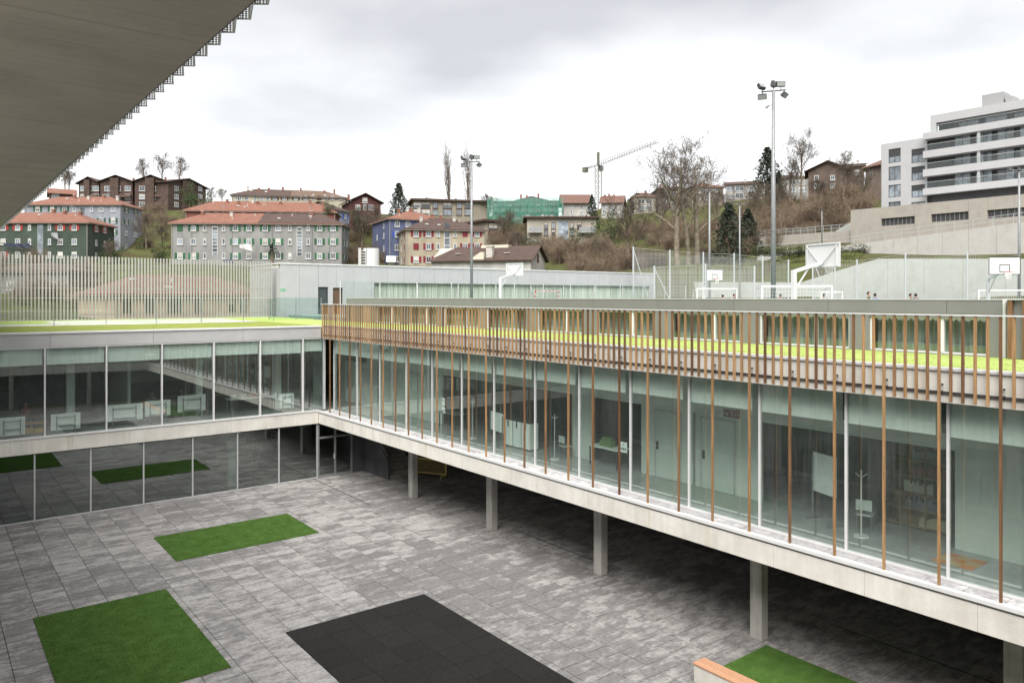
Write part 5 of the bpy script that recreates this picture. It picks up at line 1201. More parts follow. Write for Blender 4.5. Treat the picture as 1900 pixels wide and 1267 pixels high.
# ================================================================== RETAINING WALLS AND WHITE BLOCK AT RIGHT
def wall_poly(name, x, pts_top, zb, thick, m, label, cat='retaining wall', joint_step=3.2, cap=True):
    """wall in the plane x; pts_top = [(y, z)...]"""
    c = Vector((x, pts_top[0][0], zb)); t = empty(name, c, 0, label, cat, 'concrete retaining walls at right')
    P = sorted(pts_top)
    def ztop(y):
        for (ya, za), (yb, zb_) in zip(P, P[1:]):
            if ya - 1e-6 <= y <= yb + 1e-6: return za + (zb_ - za) * (y - ya) / max(1e-6, yb - ya)
        return P[-1][1]
    y = P[0][0]
    while y < P[-1][0] - .05:
        y1 = min(y + joint_step, P[-1][0]); br_ = [q for q, _ in P if y + .01 < q < y1 - .01]
        top = [(y + .012, ztop(y + .012))] + [(q, ztop(q)) for q in br_] + [(y1 - .012, ztop(y1 - .012))]
        poly = [(y + .012 - c.y, 0), (y1 - .012 - c.y, 0)] + [(a - c.y, b_ - zb) for a, b_ in reversed(top)]
        MB().prism(poly, thick, 'x', 0).build('wall_panel', m, t); y = y1
    return t
conc_shade = concrete_mat('court_wall_concrete', (.42, .43, .405), (.35, .36, .335), .15)
conc_warm = concrete_mat('warm_wall_concrete', (.34, .315, .28), (.285, .262, .232), .15)
conc_pale = concrete_mat('pale_wall_concrete', (.42, .41, .39), (.36, .35, .33), .15)
yX = y_on_x
def zX(px, py, x): v = ray2(px); return CAMZ + (CYP - py) / FPX * (x / v[0])
X3 = 79.0
wall_poly('court_wall', X3, [(yX(1950, X3), zX(1900, 482, X3)), (yX(1630, X3), zX(1630, 480, X3)), (yX(1590, X3), zX(1600, 491, X3)), (yX(1486, X3), zX(1486, 524, X3)), (yX(1470, X3), zX(1470, 524, X3)), (yX(1215, X3), zX(1215, 523, X3))], 7.5, .4, conc_shade, 'tall grey green concrete wall enclosing the court at right', joint_step=3.6)
X3b = 81.5
wall_poly('court_wall', X3b, [(yX(1592, X3b), zX(1592, 506, X3b)), (yX(1455, X3b), zX(1455, 504, X3b)), (yX(1340, X3b), zX(1340, 500, X3b)), (yX(1270, X3b), zX(1270, 519, X3b))], 8.0, .4, conc_pale, 'pale concrete wall under the sloping grass behind the court', joint_step=3.4)
X2 = 100.0
ramp_top = [(yX(1960, X2), zX(1960, 404, X2)), (yX(1556, X2), zX(1556, 457, X2)), (yX(1490, X2), zX(1490, 463, X2)), (yX(1405, X2), zX(1405, 470, X2))]
wall_poly('ramp_wall', X2, ramp_top, 12, .4, conc_pale, 'pale concrete ramp wall rising to the right', joint_step=3.0)
def railing(x, P, h, label, step=1.6, m=None, glassy=None, panel=False):
    P = sorted(P); c = Vector((x, P[0][0], P[0][1])); t = empty('railing', c, 0, label, 'railing', 'railings on the retaining walls'); m = m or steel_pale
    for (ya, za), (yb, zb_) in zip(P, P[1:]):
        for hh in (h, h * .5): MB().bar((0, ya - c.y, za + hh - c.z), (0, yb - c.y, zb_ + hh - c.z), .05).build('rail', m, t)
        n = max(1, int((yb - ya) / step))
        for q in range(n + 1):
            f = q / n; y = ya + (yb - ya) * f; z = za + (zb_ - za) * f; bx('post', -.025, .025, y - .025 - c.y, y + .025 - c.y, z - c.z, z + h - c.z, m, t)
            if panel and q < n:
                y2 = ya + (yb - ya) * (q + 1) / n; bx('glass_panel', -.01, .01, y + .05 - c.y, y2 - .05 - c.y, z + .1 - c.z, z + h - .05 - c.z, glass_rail_m, t)
    return t
railing(X2 + .1, ramp_top, 1.1, 'pale steel railing along the rising ramp wall', 2.0)
X1 = 115.0
zt1 = 23.6; y_a, y_b = yX(1980, X1), yX(1583, X1)
T1 = empty('retaining_wall', (X1, y_b, 16), 0, 'warm concrete wall with long dark slots beneath the white block', 'retaining wall', 'concrete retaining walls at right')
slots = []
for pa, pb, py0, py1 in ((1635, 1697, 403.5, 417.5), (1728, 1797, 395, 410), (1832, 1935, 386, 402)):
    slots.append((yX(pb, X1) - y_b, yX(pa, X1) - y_b, zX((pa + pb) / 2, py1, X1) - 16, zX((pa + pb) / 2, py0, X1) - 16))
bounds = sorted({y_a - y_b, 0.0} | {s_[0] for s_ in slots} | {s_[1] for s_ in slots}); bb = []
for u0, u1 in zip(bounds, bounds[1:]):
    k_ = max(1, round((u1 - u0) / 3.4)); bb += [(u0 + (u1 - u0) * q / k_, u0 + (u1 - u0) * (q + 1) / k_) for q in range(k_)]
for u0, u1 in bb:
    sl = [s_ for s_ in slots if s_[0] - .01 <= u0 and u1 <= s_[1] + .01]
    m_ = MB()
    if sl: m_.box(0, .45, u0 + .01, u1 - .01, 0, sl[0][2]).box(0, .45, u0 + .01, u1 - .01, sl[0][3], zt1 - 16)
    else: m_.box(0, .45, u0 + .01, u1 - .01, 0, zt1 - 16)
    m_.build('wall_panel', conc_warm, T1)
for s_ in slots:
    o = MB().box(.3, .35, s_[0], s_[1], s_[2], s_[3]).build('louvre_slot', dark_metal, T1)
    for j in range(8): MB().box(.25, .3, s_[0] + (s_[1] - s_[0]) * j / 8, s_[0] + (s_[1] - s_[0]) * j / 8 + .08, s_[2], s_[3]).build('slot_bar', steel, o)
MB().box(.0, 8, 0.0, .4, 0, zt1 - 16).build('return_wall', conc_warm, T1); MB().box(.46, 18, y_a - y_b, 0, zt1 - 16.6, zt1 - 16.1).build('terrace_slab', concrete_col, T1)
W0top = [(yX(1583, X1), 20.5), (yX(1402, X1), 20.5)]
wall_poly('terrace_wall', X1 + .5, W0top, 14, .5, conc_warm, 'low warm concrete terrace wall left of the slotted wall')
railing(X1 + .75, [(yX(1583, X1), 20.5), (yX(1402, X1), 20.5)], 1.05, 'glass panelled railing on the low terrace wall', 1.3, steel_pale, panel=True)
MB_ = MB().prism([(yX(1583, X1), 20.6), (yX(1520, X1), 20.6), (yX(1583, X1), 23.4)], .5, 'x', X1 + 4).build('stair_wall', conc_shade); tag(MB_, 'triangular concrete stair wall climbing beside the terrace', 'wall')
# white modern apartment block
BXW = 133.0; Yw = lambda px: yX(px, BXW); Zw = lambda px, py: zX(px, py, BXW)
yl = Yw(1636); yr = Yw(1985); zb = 24.0; zr = Zw(1636, 268)
WB = empty('apartment_block', (BXW, yl, zb), 0, 'white modern apartment block with glass balconies at the right', 'apartment block')
wclad = mat('white_stone_cladding', (.385, .385, .395), .55, var=.03, scale=.6); dark_wall = mat('dark_recess_wall', (.045, .045, .048), .6, var=.2)
L_ = lambda y: y - yl; Zl = lambda z: z - zb
ops = []
colpx = ((1648.5, 1671), (1691, 1717))
rowpy = ((276, 302), (309, 334.5), (343, 366), (374.5, 386))
for pa, pb in colpx:
    for r0, r1 in rowpy: ops.append((pa, pb, r0, r1))
yb1 = Yw(1720)
gw = MB(); u_edges = [L_(yb1)] + [L_(Yw(p)) for pr in reversed(colpx) for p in reversed(pr)] + [0]
# solid strips and window columns
segs = [(L_(yb1), L_(Yw(1717))), (L_(Yw(1691)), L_(Yw(1671))), (L_(Yw(1648.5)), 0.0)]
for a, b_ in segs: gw.box(0, .3, a, b_, 0, Zl(zr))
for pa, pb in colpx:
    a, b_ = L_(Yw(pb)), L_(Yw(pa)); zc = 0
    for r0, r1 in reversed(rowpy):
        z0, z1 = Zl(Zw((pa + pb) / 2, r1)), Zl(Zw((pa + pb) / 2, r0)); gw.box(0, .3, a, b_, zc, z0); zc = z1
        f = MB().box(.12, .2, a + .02, b_ - .02, z0 + .02, z0 + .1).box(.12, .2, a + .02, b_ - .02, z1 - .1, z1 - .02).box(.12, .2, a + .02, a + .1, z0 + .1, z1 - .1).box(.12, .2, b_ - .1, b_ - .02, z0 + .1, z1 - .1).box(.12, .2, (a + b_) / 2 - .04, (a + b_) / 2 + .04, z0 + .1, z1 - .1).build('window', dark_metal, WB)
        MB().box(.15, .17, a + .1, b_ - .1, z0 + .1, z1 - .1).build('pane', house_glass, f)
        if (pa < 1680 and r0 < 280) or (pa > 1680 and r0 < 350): MB().box(.10, .13, a + .1, b_ - .1, z1 - (z1 - z0) * (.55 if pa < 1680 else .45), z1 - .1).build('roller_shutter', dark_wall, f)
    gw.box(0, .3, a, b_, zc, Zl(zr))
gw.build('facade_wall', wclad, WB)
MB().box(.3, 16, L_(yr), -.01, 0, Zl(zr) - .3).build('core', dark_wall, WB); MB().box(.31, 15.9, -.009, .25, 0, Zl(zr)).build('side_wall', wclad, WB)
# floor bands with balconies from the window columns to the right
for k_, (py_a, py_b) in enumerate(((250, 262), (283, 296), (317, 330), (352, 364))):
    z1, z0 = Zl(Zw(1718, py_a)), Zl(Zw(1718, py_b))
    out = -1.5 if k_ else -1.5
    bd = MB().box(out, .29, L_(yr), L_(yb1) + .0, z0, z1).build('floor_band', wclad, WB)
    if k_:
        pass
    zz = z1
    rl = MB().box(out + .02, out + .05, L_(yr), L_(yb1) - .1, zz + .95, zz + 1.0).build('handrail', steel_pale, WB)
    n = 9
    for q in range(n):
        ya = L_(yr) + (L_(yb1) - .1 - L_(yr)) * q / n; yb_ = L_(yr) + (L_(yb1) - .1 - L_(yr)) * (q + 1) / n
        MB().box(out + .025, out + .04, ya + .03, yb_ - .03, zz + .08, zz + .94).build('railing_glass', glass_rail_m, rl)
    # windows of the recessed floor above this band
    if k_ != 0:
        rng = random.Random(k_)
        for q in range(8):
            ya = L_(yr) + 1 + q * 3.1
            if ya + 2.2 > L_(yb1) - 1.5: break
            f = MB().box(.22, .29, ya, ya + 2.4, zz + .02, zz + 2.25).build('window', dark_metal, WB)
            for j in (0, 1): MB().box(.20, .219, ya + .08 + j * 1.18, ya + 1.16 + j * 1.18, zz + .1, zz + 2.17).build('pane', house_glass, f)
        for px in (1822,): MB().box(-1.3, -1.05, L_(Yw(px)) - .2, L_(Yw(px)) + .2, zz, zz + 2.45).build('balcony_pier', wclad, WB)
# penthouse
zp0, zp1, zp2 = Zl(Zw(1718, 250)), Zl(Zw(1729, 230)), Zl(Zw(1729, 215))
ypl = L_(Yw(1727))
MB().box(1.6, 15, L_(yr), ypl - .6, zp0, zp1).build('penthouse_wall', dark_wall, WB); MB().box(-.2, 15.5, L_(yr), ypl, zp1, zp2).build('penthouse_roof', wclad, WB); MB().box(-.2, .5, ypl - .9, ypl, zp0, zp1).build('penthouse_pier', wclad, WB)
for q in range(6):
    ya = L_(yr) + .6 + q * 4.0
    if ya + 3 < ypl - 1: f = MB().box(1.5, 1.59, ya, ya + 3.2, zp0 + .1, zp1 - .1).build('window', dark_metal, WB); MB().box(1.47, 1.499, ya + .1, ya + 3.1, zp0 + .2, zp1 - .2).build('pane', house_glass, f)
for px0, px1, py0, py1 in ((1816, 1856, 171, 196), (1860, 1873, 176, 193)):
    MB().box(1.2, 4, L_(Yw(px1)), L_(Yw(px0)), zp2, Zl(Zw((px0 + px1) / 2, py0))).build('roof_plant_box', mat('plant_box_cladding', (.30, .30, .305), .6), WB)
r = MB()
for a, b_, z in ((L_(Yw(1720)), 0, Zl(zr)), (L_(Yw(1815)), ypl, zp2)):
    n = 10
    for q in range(n + 1): r.box(.15, .19, a + (b_ - a) * q / n - .02, a + (b_ - a) * q / n + .02, z, z + .95)
    r.box(.14, .2, a, b_, z + .95, z + 1.0)
    MB().box(.16, .175, a, b_, z + .1, z + .9).build('roof_railing_glass', glass_rail_m, WB)
r.build('roof_railing', steel_pale, WB)
MB().box(-.4, .28, L_(yr), L_(yb1) - 1, -.2, Zl(Zw(1718, 364)) - .0).build('lower_recess', dark_wall, WB)

# ================================================================== TREES AND SCRUB
bark = mat('grey_bark', (.155, .125, .095), .95, var=.3, scale=2.5, detail=6)
bark_pale = mat('plane_bark', (.25, .215, .16), .95, col2=(.12, .10, .075), scale=1.6, detail=6)
twig_m = mat('bare_twigs', (.10, .08, .062), .95, rand=.12)
scrub_m = mat('bare_scrub', (.16, .12, .085), .95, var=.35, scale=.25)
needle = mat('conifer_needles', (.05, .062, .04), .9, col2=(.03, .036, .026), scale=1.5)
leaf_d = mat('evergreen_leaves', (.06, .085, .03), .8, col2=(.03, .045, .018), scale=1.2)
leaf_h = mat('hedge_leaves', (.055, .066, .026), .8, col2=(.028, .034, .014), scale=2.0)

def grow(seed, H, spread, levels, kids, trunk_r, clear=.3, up=.35, col=False, fork=None, wig=.18):
    """bare tree: recursive tapering limbs; returns (trunk mesh builder, twig mesh builder)"""
    rg = random.Random(seed); tb = MB(); cw = MB()
    def seg(p, d, L, r, lev):
        n = 4 if lev == 0 else 3 if lev < 3 else 2
        mb_ = tb if lev < 2 else cw
        pts = [(p, r)]
        q = p.copy(); dd = d.copy()
        for i in range(n):
            dd = (dd + Vector((rg.uniform(-wig, wig), rg.uniform(-wig, wig), rg.uniform(-wig * .6, wig * .6) + up * .12)) * (1 if lev else .35)).normalized()
            q2 = q + dd * (L / n); r2 = max(.010, r * (1 - (i + 1) / n * (.45 if lev == 0 else .6)))
            mb_.tube(q, q2, pts[-1][1], r2, n=7 if lev == 0 else 5 if lev == 1 else 3)
            q = q2; pts.append((q, r2))
        if lev >= levels: return
        k_ = kids[min(lev, len(kids) - 1)]
        for i in range(k_):
            f = (clear + (1 - clear) * (i + rg.random() * .7) / k_) if lev == 0 else (.25 + .75 * (i + rg.random()) / k_)
            f = min(f, 1.0); j = min(int(f * n), n - 1); t_ = f * n - j
            pp = pts[j][0].lerp(pts[j+1][0], t_); rr_ = pts[j][1] * (1 - t_) + pts[j+1][1] * t_
            an = rg.uniform(0, 6.283) + i * 2.4
            if col: ang = R(rg.uniform(8, 20))
            else: ang = R(rg.uniform(28, 62)) if lev else R(rg.uniform(24, 55))
            a = dd.orthogonal().normalized(); b_ = dd.cross(a)
            nd = (d * math.cos(ang) + (a * math.cos(an) + b_ * math.sin(an)) * math.sin(ang)); nd.z += up * .5; nd.normalize()
            LL = L * (rg.uniform(.42, .68) if lev else rg.uniform(.40, .62) * spread) * (1.15 - .45 * f if lev == 0 and not col else 1)
            seg(pp, nd, LL, rr_ * rg.uniform(.4, .6), lev + 1)
    if fork:
        for (dx_, dy_, hh, rr_) in fork: seg(Vector((dx_ * .6, dy_ * .6, -.5)), Vector((dx_ * .09, dy_ * .09, 1)).normalized(), hh, rr_, 0)
    else: seg(Vector((0, 0, -.5)), Vector((0, 0, 1)), H, trunk_r, 0)
    return tb, cw
_P = {}
def proto(key, tm_=bark, **k):
    if key not in _P:
        tb, cw = grow(**k); _P[key] = (tb.data('trunk', tm_, True), cw.data('crown', twig_m, False))
    return _P[key]
def tree(px, py_base, D, H, key, label, rz=0.0, group='bare trees on the hillside', sxy=1.0, nm='bare_tree', H0=10.0, cat='tree', zoff=0.0):
    p = at(px, py_base, D); p.z = (p.z if py_base else tz(p.x, p.y)) + zoff
    t = empty(nm, p, rz, label, cat, group); s = H / H0
    for n_, me in zip(('trunk', 'crown'), _P[key]):
        add(n_, me, t, None, 0, (s * sxy, s * sxy, s))
    return t
proto('spread', seed=3, H=7.2, spread=.95, levels=5, kids=(9, 5, 5, 4, 4), trunk_r=.24)
proto('spread2', seed=12, H=7.4, spread=.9, levels=5, kids=(9, 5, 5, 4, 4), trunk_r=.22, clear=.4)
proto('plane', bark_pale, seed=21, H=7.2, spread=1.15, levels=5, kids=(6, 5, 4, 4, 4), trunk_r=.26, clear=.45, up=.3, wig=.3)
proto('plane2', bark_pale, seed=34, H=7.4, spread=1.1, levels=5, kids=(6, 5, 4, 4, 4), trunk_r=.23, clear=.45, up=.3, wig=.3)
proto('poplar', seed=5, H=9.6, spread=.62, levels=4, kids=(22, 5, 3, 2), trunk_r=.16, clear=.15, up=.6, col=True, wig=.1)
proto('round', seed=9, H=5.5, spread=1.0, levels=5, kids=(9, 6, 5, 4, 3), trunk_r=.2, clear=.25)

tree(1258, 495, 108, 16.8, 'plane', 'leaning leftmost of the three tall bare plane trees', .4, sxy=1.05)
tree(1277, 495, 110, 17.0, 'plane2', 'middle of the three tall bare plane trees', 2.2, sxy=.95)
tree(1293, 495, 112, 16.4, 'plane', 'rightmost of the three tall bare plane trees', 4.0, sxy=1.05)
tree(1166, 500, 116, 11.5, 'spread', 'smaller bare tree left of the plane trees', 1.0)
tree(1487, 372, 172, 15.5, 'spread2', 'bare tree on the skyline right of the tall mast', .5, sxy=.8)
tree(1465, 372, 176, 10, 'spread', 'lower bare tree touching the tall mast', 2.1)
tree(832, 408, 212, 15.5, 'poplar', 'left of the two bare columnar poplars', 0)
tree(869, 408, 214, 15.0, 'poplar', 'right of the two bare columnar poplars beside the mast', 2.0)
tree(906, 408, 210, 10.5, 'round', 'rounded bare tree right of the poplars', 1.2); tree(795, 408, 222, 9.5, 'round', 'faint bare tree behind the terraced flats', 2.6)
for i, (px, h_) in enumerate(((268, 12), (300, 13), (332, 13))): tree(px, 350, 284, h_, ('spread', 'spread2', 'spread')[i], ['leftmost', 'middle', 'rightmost'][i] + ' of three pollarded trees above the brick houses', i * 1.7)
tree(128, 352, 240, 9, 'round', 'bare tree by the soffit edge above the chalet', .7); tree(120, 360, 236, 8, 'spread', 'bare tree left of the brick houses beside the soffit', 2.7)
tree(412, 378, 268, 8, 'round', 'faint bare tree between brick houses and cream villa', .2); tree(393, 380, 262, 6.5, 'spread', 'thin bare tree at the right end of the brick row', 1.2)
tree(1330, 440, 160, 11, 'spread2', 'bare tree below the orange hipped house', .3); tree(1225, 440, 158, 11, 'spread', 'bare tree before the grey brown block', 3.0); tree(1520, 395, 165, 11, 'round', 'bare tree before the big brick house', .9); tree(1565, 380, 160, 11, 'spread2', 'bare tree at the left of the white block wall', 1.9); tree(1602, 372, 158, 9, 'round', 'bare tree touching the white block corner', .1)
tree(272, 470, 168, 9.5, 'spread', 'bare tree on the green slope between the houses', .8); tree(300, 462, 172, 8, 'round', 'bare tree at the left end of the grey flats', 2.2)
tree(672, 470, 180, 11, 'spread2', 'bare tree on the dark slope below the red gable house', 1.4); tree(702, 465, 176, 11, 'spread', 'bare tree left of the bright blue house', .2); tree(655, 455, 186, 9, 'round', 'bare tree right of the violet blue house end', 3.0)
tree(942, 470, 158, 9, 'spread', 'bare tree right of the beige house', 1.1); tree(960, 480, 150, 8, 'round', 'bare tree behind the farmhouse chimney', 2.4); tree(1110, 495, 128, 7, 'round', 'pale bare tree right of the farmhouse gable', .3)
tree(1400, 430, 150, 10, 'spread', 'bare tree behind the tall mast on the scrub slope', 1.6); tree(1440, 420, 152, 9, 'spread2', 'bare tree right of the tall mast on the scrub slope', .6)
tree(205, 485, 150, 6, 'round', 'bare tree at the right corner of the green house', .5)

# scrub: many thin canes, one mass per slope
def cane_proto(seed, n=46, h=4.0, rad=1.6):
    rg = np.random.default_rng(seed); tri = []
    for i in range(n):
        b_ = np.array([*(rg.normal(0, rad * .45, 2)), -.3]); d = np.array([*(rg.normal(0, .32, 2)), 1.0]); d /= np.linalg.norm(d); L = h * rg.uniform(.55, 1.05)
        tip = b_ + d * L; sd_ = np.cross(d, rg.normal(0, 1, 3)); sd_ /= np.linalg.norm(sd_)
        tri.append((b_ - sd_ * .035, b_ + sd_ * .035, tip))
        for j in range(22):
            f = rg.uniform(.25, 1); p0 = b_ + d * L * f; d2 = d * .8 + rg.normal(0, .55, 3); d2 /= np.linalg.norm(d2); l2 = rg.uniform(.35, 1.1)
            p1 = p0 + d2 * l2; s2 = np.cross(d2, rg.normal(0, 1, 3)); s2 /= np.linalg.norm(s2)
            tri.append((p0 - s2 * .018, p0 + s2 * .018, p1))
            for q in range(2):
                d3 = d2 + rg.normal(0, .6, 3); d3 /= np.linalg.norm(d3); p2 = p0 + d2 * l2 * rg.uniform(.3, .9); s3 = np.cross(d3, rg.normal(0, 1, 3)); s3 /= np.linalg.norm(s3)
                tri.append((p2 - s3 * .013, p2 + s3 * .013, p2 + d3 * rg.uniform(.2, .5)))
    return np.array(tri)
CANE = [cane_proto(s_) for s_ in (1, 2, 3)]
def scatter(name, spots, protos, m, label, cat='scrub', smin=.7, smax=1.25):
    rg = np.random.default_rng(len(spots) * 7 + 1); out = []
    for (x, y, z, s_) in spots:
        T = protos[rg.integers(len(protos))]; a = rg.uniform(0, 6.28); c, s = math.cos(a), math.sin(a); k_ = s_ * rg.uniform(smin, smax)
        M_ = np.array([[c, -s, 0], [s, c, 0], [0, 0, 1]]) * k_
        out.append(T @ M_.T + np.array([x, y, z]))
    V = np.concatenate(out).reshape(-1, 3); n = len(V) // 3
    me = bpy.data.meshes.new(name); me.vertices.add(len(V)); me.vertices.foreach_set('co', V.astype(np.float32).ravel()); me.loops.add(len(V)); me.loops.foreach_set('vertex_index', np.arange(len(V), dtype=np.int32))
    me.polygons.add(n); me.polygons.foreach_set('loop_start', np.arange(0, len(V), 3, dtype=np.int32)); me.update(calc_edges=True); me.validate(); me.materials.append(m)
    return tag(add(name, me), label, cat, kind='stuff')
def region(px0, px1, D0, D1, n, seed, s=1.0, keep=None):
    rg = random.Random(seed); out = []
    while len(out) < n:
        px = rg.uniform(px0, px1); D = rg.uniform(D0, D1); p = at(px, 500, D)
        if keep and not keep(px, D): continue
        out.append((p.x, p.y, tz(p.x, p.y), s * rg.uniform(.7, 1.2)))
    return out
scatter('bare_scrub', region(1385, 1610, 130, 182, 95, 1, 1.15, lambda px, D: not (px > 1560 and D < 150)), CANE, scrub_m, 'brown leafless scrub covering the slope left of the white block')
scatter('bare_scrub', region(1110, 1390, 118, 190, 90, 2, .85), CANE, scrub_m, 'brown leafless scrub under the plane trees')
scatter('bare_scrub', region(905, 1120, 134, 160, 44, 3, .9) + region(905, 985, 165, 195, 16, 33, .9), CANE, scrub_m, 'brown leafless scrub between farmhouse and cream apartments')
scatter('bare_scrub', region(1046, 1200, 106, 136, 34, 13, .7), CANE, scrub_m, 'low bare scrub right of the farmhouse gable')
scatter('bare_scrub', region(648, 720, 160, 200, 30, 4, .95), CANE, scrub_m, 'dark bare scrub left of the bright blue house')
scatter('bare_scrub', region(258, 395, 205, 250, 30, 5, .9) + region(250, 316, 160, 185, 7, 55, .6), CANE, scrub_m, 'bare scrub below the brown brick houses')
scatter('bare_scrub', region(-20, 210, 96, 140, 26, 6, .75), CANE, scrub_m, 'bare scrub seen through the slat fence at left')

def leaf_tris(seed, n, shape, size):
    rg = np.random.default_rng(seed); out = np.zeros((n, 3, 3))
    for i in range(n):
        c = shape(rg); a = rg.normal(0, 1, 3); a /= np.linalg.norm(a); b_ = np.cross(a, rg.normal(0, 1, 3)); b_ /= np.linalg.norm(b_); s_ = size * rg.uniform(.6, 1.4)
        out[i, 0] = c - a * s_; out[i, 1] = c + a * s_ + b_ * s_ * .2; out[i, 2] = c + b_ * s_
    return out
def blob(rg, rx=1, rz=1):
    while True:
        k_ = rg.integers(0, 9); cen = np.random.default_rng(int(k_) + 77).normal(0, .45, 3); p = cen + rg.normal(0, .28, 3)
        p[2] = p[2] * .9 + .9
        if p[2] > -.05: return p * np.array([rx, rx, rz])
BUSH = [leaf_tris(s_, 1500, lambda rg: blob(rg), .075) for s_ in (4, 5)]
def cone(rg):
    k_ = rg.integers(0, 14); z = min(.985, (k_ + .5 + rg.normal(0, .34)) / 14); q_ = rg.integers(0, 9); rmax = (.30 * (1 - z) ** .8 + .012) * (.55 + .75 * ((math.sin(k_ * 12.9 + q_ * 78.2) * 43758.5) % 1)); an = q_ * .698 + k_ * 1.3 + rg.normal(0, .1); r = rmax * math.sqrt(rg.uniform(.02, 1)); return np.array([r * math.cos(an), r * math.sin(an), z + .03 - r * .25])
CONE = leaf_tris(8, 3600, cone, .020)
def tri_mesh(name, T, m):
    V = T.reshape(-1, 3); me = bpy.data.meshes.new(name); me.from_pydata(V.tolist(), [], np.arange(len(V)).reshape(-1, 3).tolist()); me.materials.append(m); return me
cone_me = tri_mesh('crown', CONE, needle); cone_tr = MB().tube((0, 0, -.05), (0, 0, .97), .022, .003, n=6).data('trunk', bark)
def conifer(px, py, D, H, label, w_=1.0):
    p = at(px, py, D); t = empty('conifer', p, random.uniform(0, 6), label, 'conifer', 'conifers on the hillside')
    for n_, me in (('crown', cone_me), ('trunk', cone_tr)): add(n_, me, t, None, 0, (H * w_, H * w_, H))
conifer(740, 425, 196, 11.5, 'dark open conifer left of the terraced flats', 1.25); conifer(1098, 424, 196, 8.5, 'dark conifer before the timbered white house')
conifer(1424, 365, 182, 11.5, 'dark conifer just left of the tall mast', 1.45); conifer(1352, 490, 108, 8.4, 'dark green conifer right of the plane trees', 1.4); conifer(1388, 478, 122, 7.6, 'dark conifer between the slim mast and the tall mast', 1.4); conifer(1445, 372, 190, 7, 'small conifer right of the tall mast', 1.3)
bush_me = [tri_mesh('foliage', b_, leaf_d) for b_ in BUSH]; bush_tr = MB().tube((0, 0, -.3), (0, 0, .8), .06, .03, n=5).data('stem', bark)
def bush(px, py, D, s_, label, i=0, sz=1.0, m=None):
    p = at(px, py, D); t = empty('evergreen_bush', p, random.uniform(0, 6), label, 'bush', 'evergreen bushes'); add('foliage', bush_me[i], t, None, 0, (s_, s_, s_ * sz)); add('stem', bush_tr, t, None, 0, (s_, s_, s_ * sz))
bush(1132, 455, 160, 2.6, 'rounded evergreen tree right of the cream apartments', 0, 1.2); bush(1108, 462, 164, 2.0, 'dark bush at the corner of the cream apartments', 1); bush(940, 430, 188, 2.3, 'dark bush below the green netting', 0); bush(985, 478, 150, 1.9, 'evergreen bush behind the farmhouse', 1); bush(1060, 472, 150, 2.2, 'evergreen bush below the cream apartments', 0)
bush(352, 383, 245, 2.6, 'dark shrub before the rightmost brick house', 0, 1.3); bush(382, 390, 240, 2.4, 'evergreen shrub at the end of the brick row', 1); bush(262, 478, 168, 1.8, 'dark bush beside the blue grey house', 0); bush(300, 486, 158, 1.7, 'dark bush at the corner of the grey flats', 1); bush(208, 488, 156, 2.0, 'bush between the green and the blue grey house', 0)
bush(608, 399, 168, 1.3, 'small dark bush on the terracotta roof edge', 1); bush(668, 420, 186, 2.0, 'dark bush below the half timbered gable', 0); bush(1530, 470, 99, .6, 'low shrub at the end of the ramp wall', 1)
hedge_p = [leaf_tris(s_, 500, lambda rg: blob(rg), .10) for s_ in (14, 15)]
hs = []
rg = random.Random(6)
for i in range(46):
    px = 1400 + i * 4.6 + rg.uniform(-2, 2); D = 97 - (px - 1400) * .01; p = at(px, 470, D); hs.append((p.x, p.y, CAMZ + (CYP - (473 + rg.uniform(-2, 2))) / FPX * D - .2, .55 * rg.uniform(.7, 1.2)))
scatter('planted_hedge', hs, hedge_p, leaf_h, 'row of olive shrubs along the top of the grass bank', 'hedge')
# palm before the grey flats
pl = at(505, 492, 138); t = empty('palm_tree', pl, 0, 'palm tree in front of the grey block of flats', 'palm'); t.scale = (1.35, 1.35, 1.35)
MB().tube((0, 0, -.5), (0, 0, 1.9), .28, .24, n=8).build('trunk', bark, t); cr = MB(); rg = random.Random(4)
for i in range(46):
    a = rg.uniform(0, 6.283); el = rg.uniform(-.5, 1.3); L = rg.uniform(1.1, 1.6); d = Vector((math.cos(a) * math.cos(el), math.sin(a) * math.cos(el), math.sin(el))); p0 = Vector((0, 0, 1.9)); sd_ = d.cross(Vector((0, 0, 1))).normalized() * .12
    p1 = p0 + d * L * .6; p2 = p0 + d * L + Vector((0, 0, -.35)); cr.quad(p0 - sd_ * .3, p0 + sd_ * .3, p1 + sd_, p1 - sd_); cr.tri(p1 - sd_, p1 + sd_, p2)
cr.build('crown', needle, t, fix=False)
# grass bank blades
def bank(name, spots, label, h=.35):
    rg = np.random.default_rng(3); tri = np.zeros((len(spots), 3, 3))
    for i, (x, y, z) in enumerate(spots):
        a = rg.uniform(0, 6.28); tri[i, 0] = (x - .05 * math.cos(a), y - .05 * math.sin(a), z); tri[i, 1] = (x + .05 * math.cos(a), y + .05 * math.sin(a), z); tri[i, 2] = (x + rg.normal(0, .12), y + rg.normal(0, .12), z + h * rg.uniform(.5, 1.2))
    o = add(name, tri_mesh(name, tri, grass_m)); tag(o, label, 'grass', kind='stuff')
grass_m = mat('rough_grass', (.15, .16, .055), .95, col2=(.085, .09, .035), scale=.5, detail=6)
rg = random.Random(9); sp_ = []
while len(sp_) < 9000:
    px = rg.uniform(1300, 1600); D = rg.uniform(82, 100); p = at(px, 500, D)
    if p.x > 82: sp_.append((p.x, p.y, tz(p.x, p.y)))
bank('bank_grass', sp_, 'rough yellowish grass on the bank behind the court')
rg = random.Random(19); sp_ = []
while len(sp_) < 5000:
    px = rg.uniform(1080, 1180); D = rg.uniform(135, 165); p = at(px, 500, D); sp_.append((p.x, p.y, tz(p.x, p.y)))
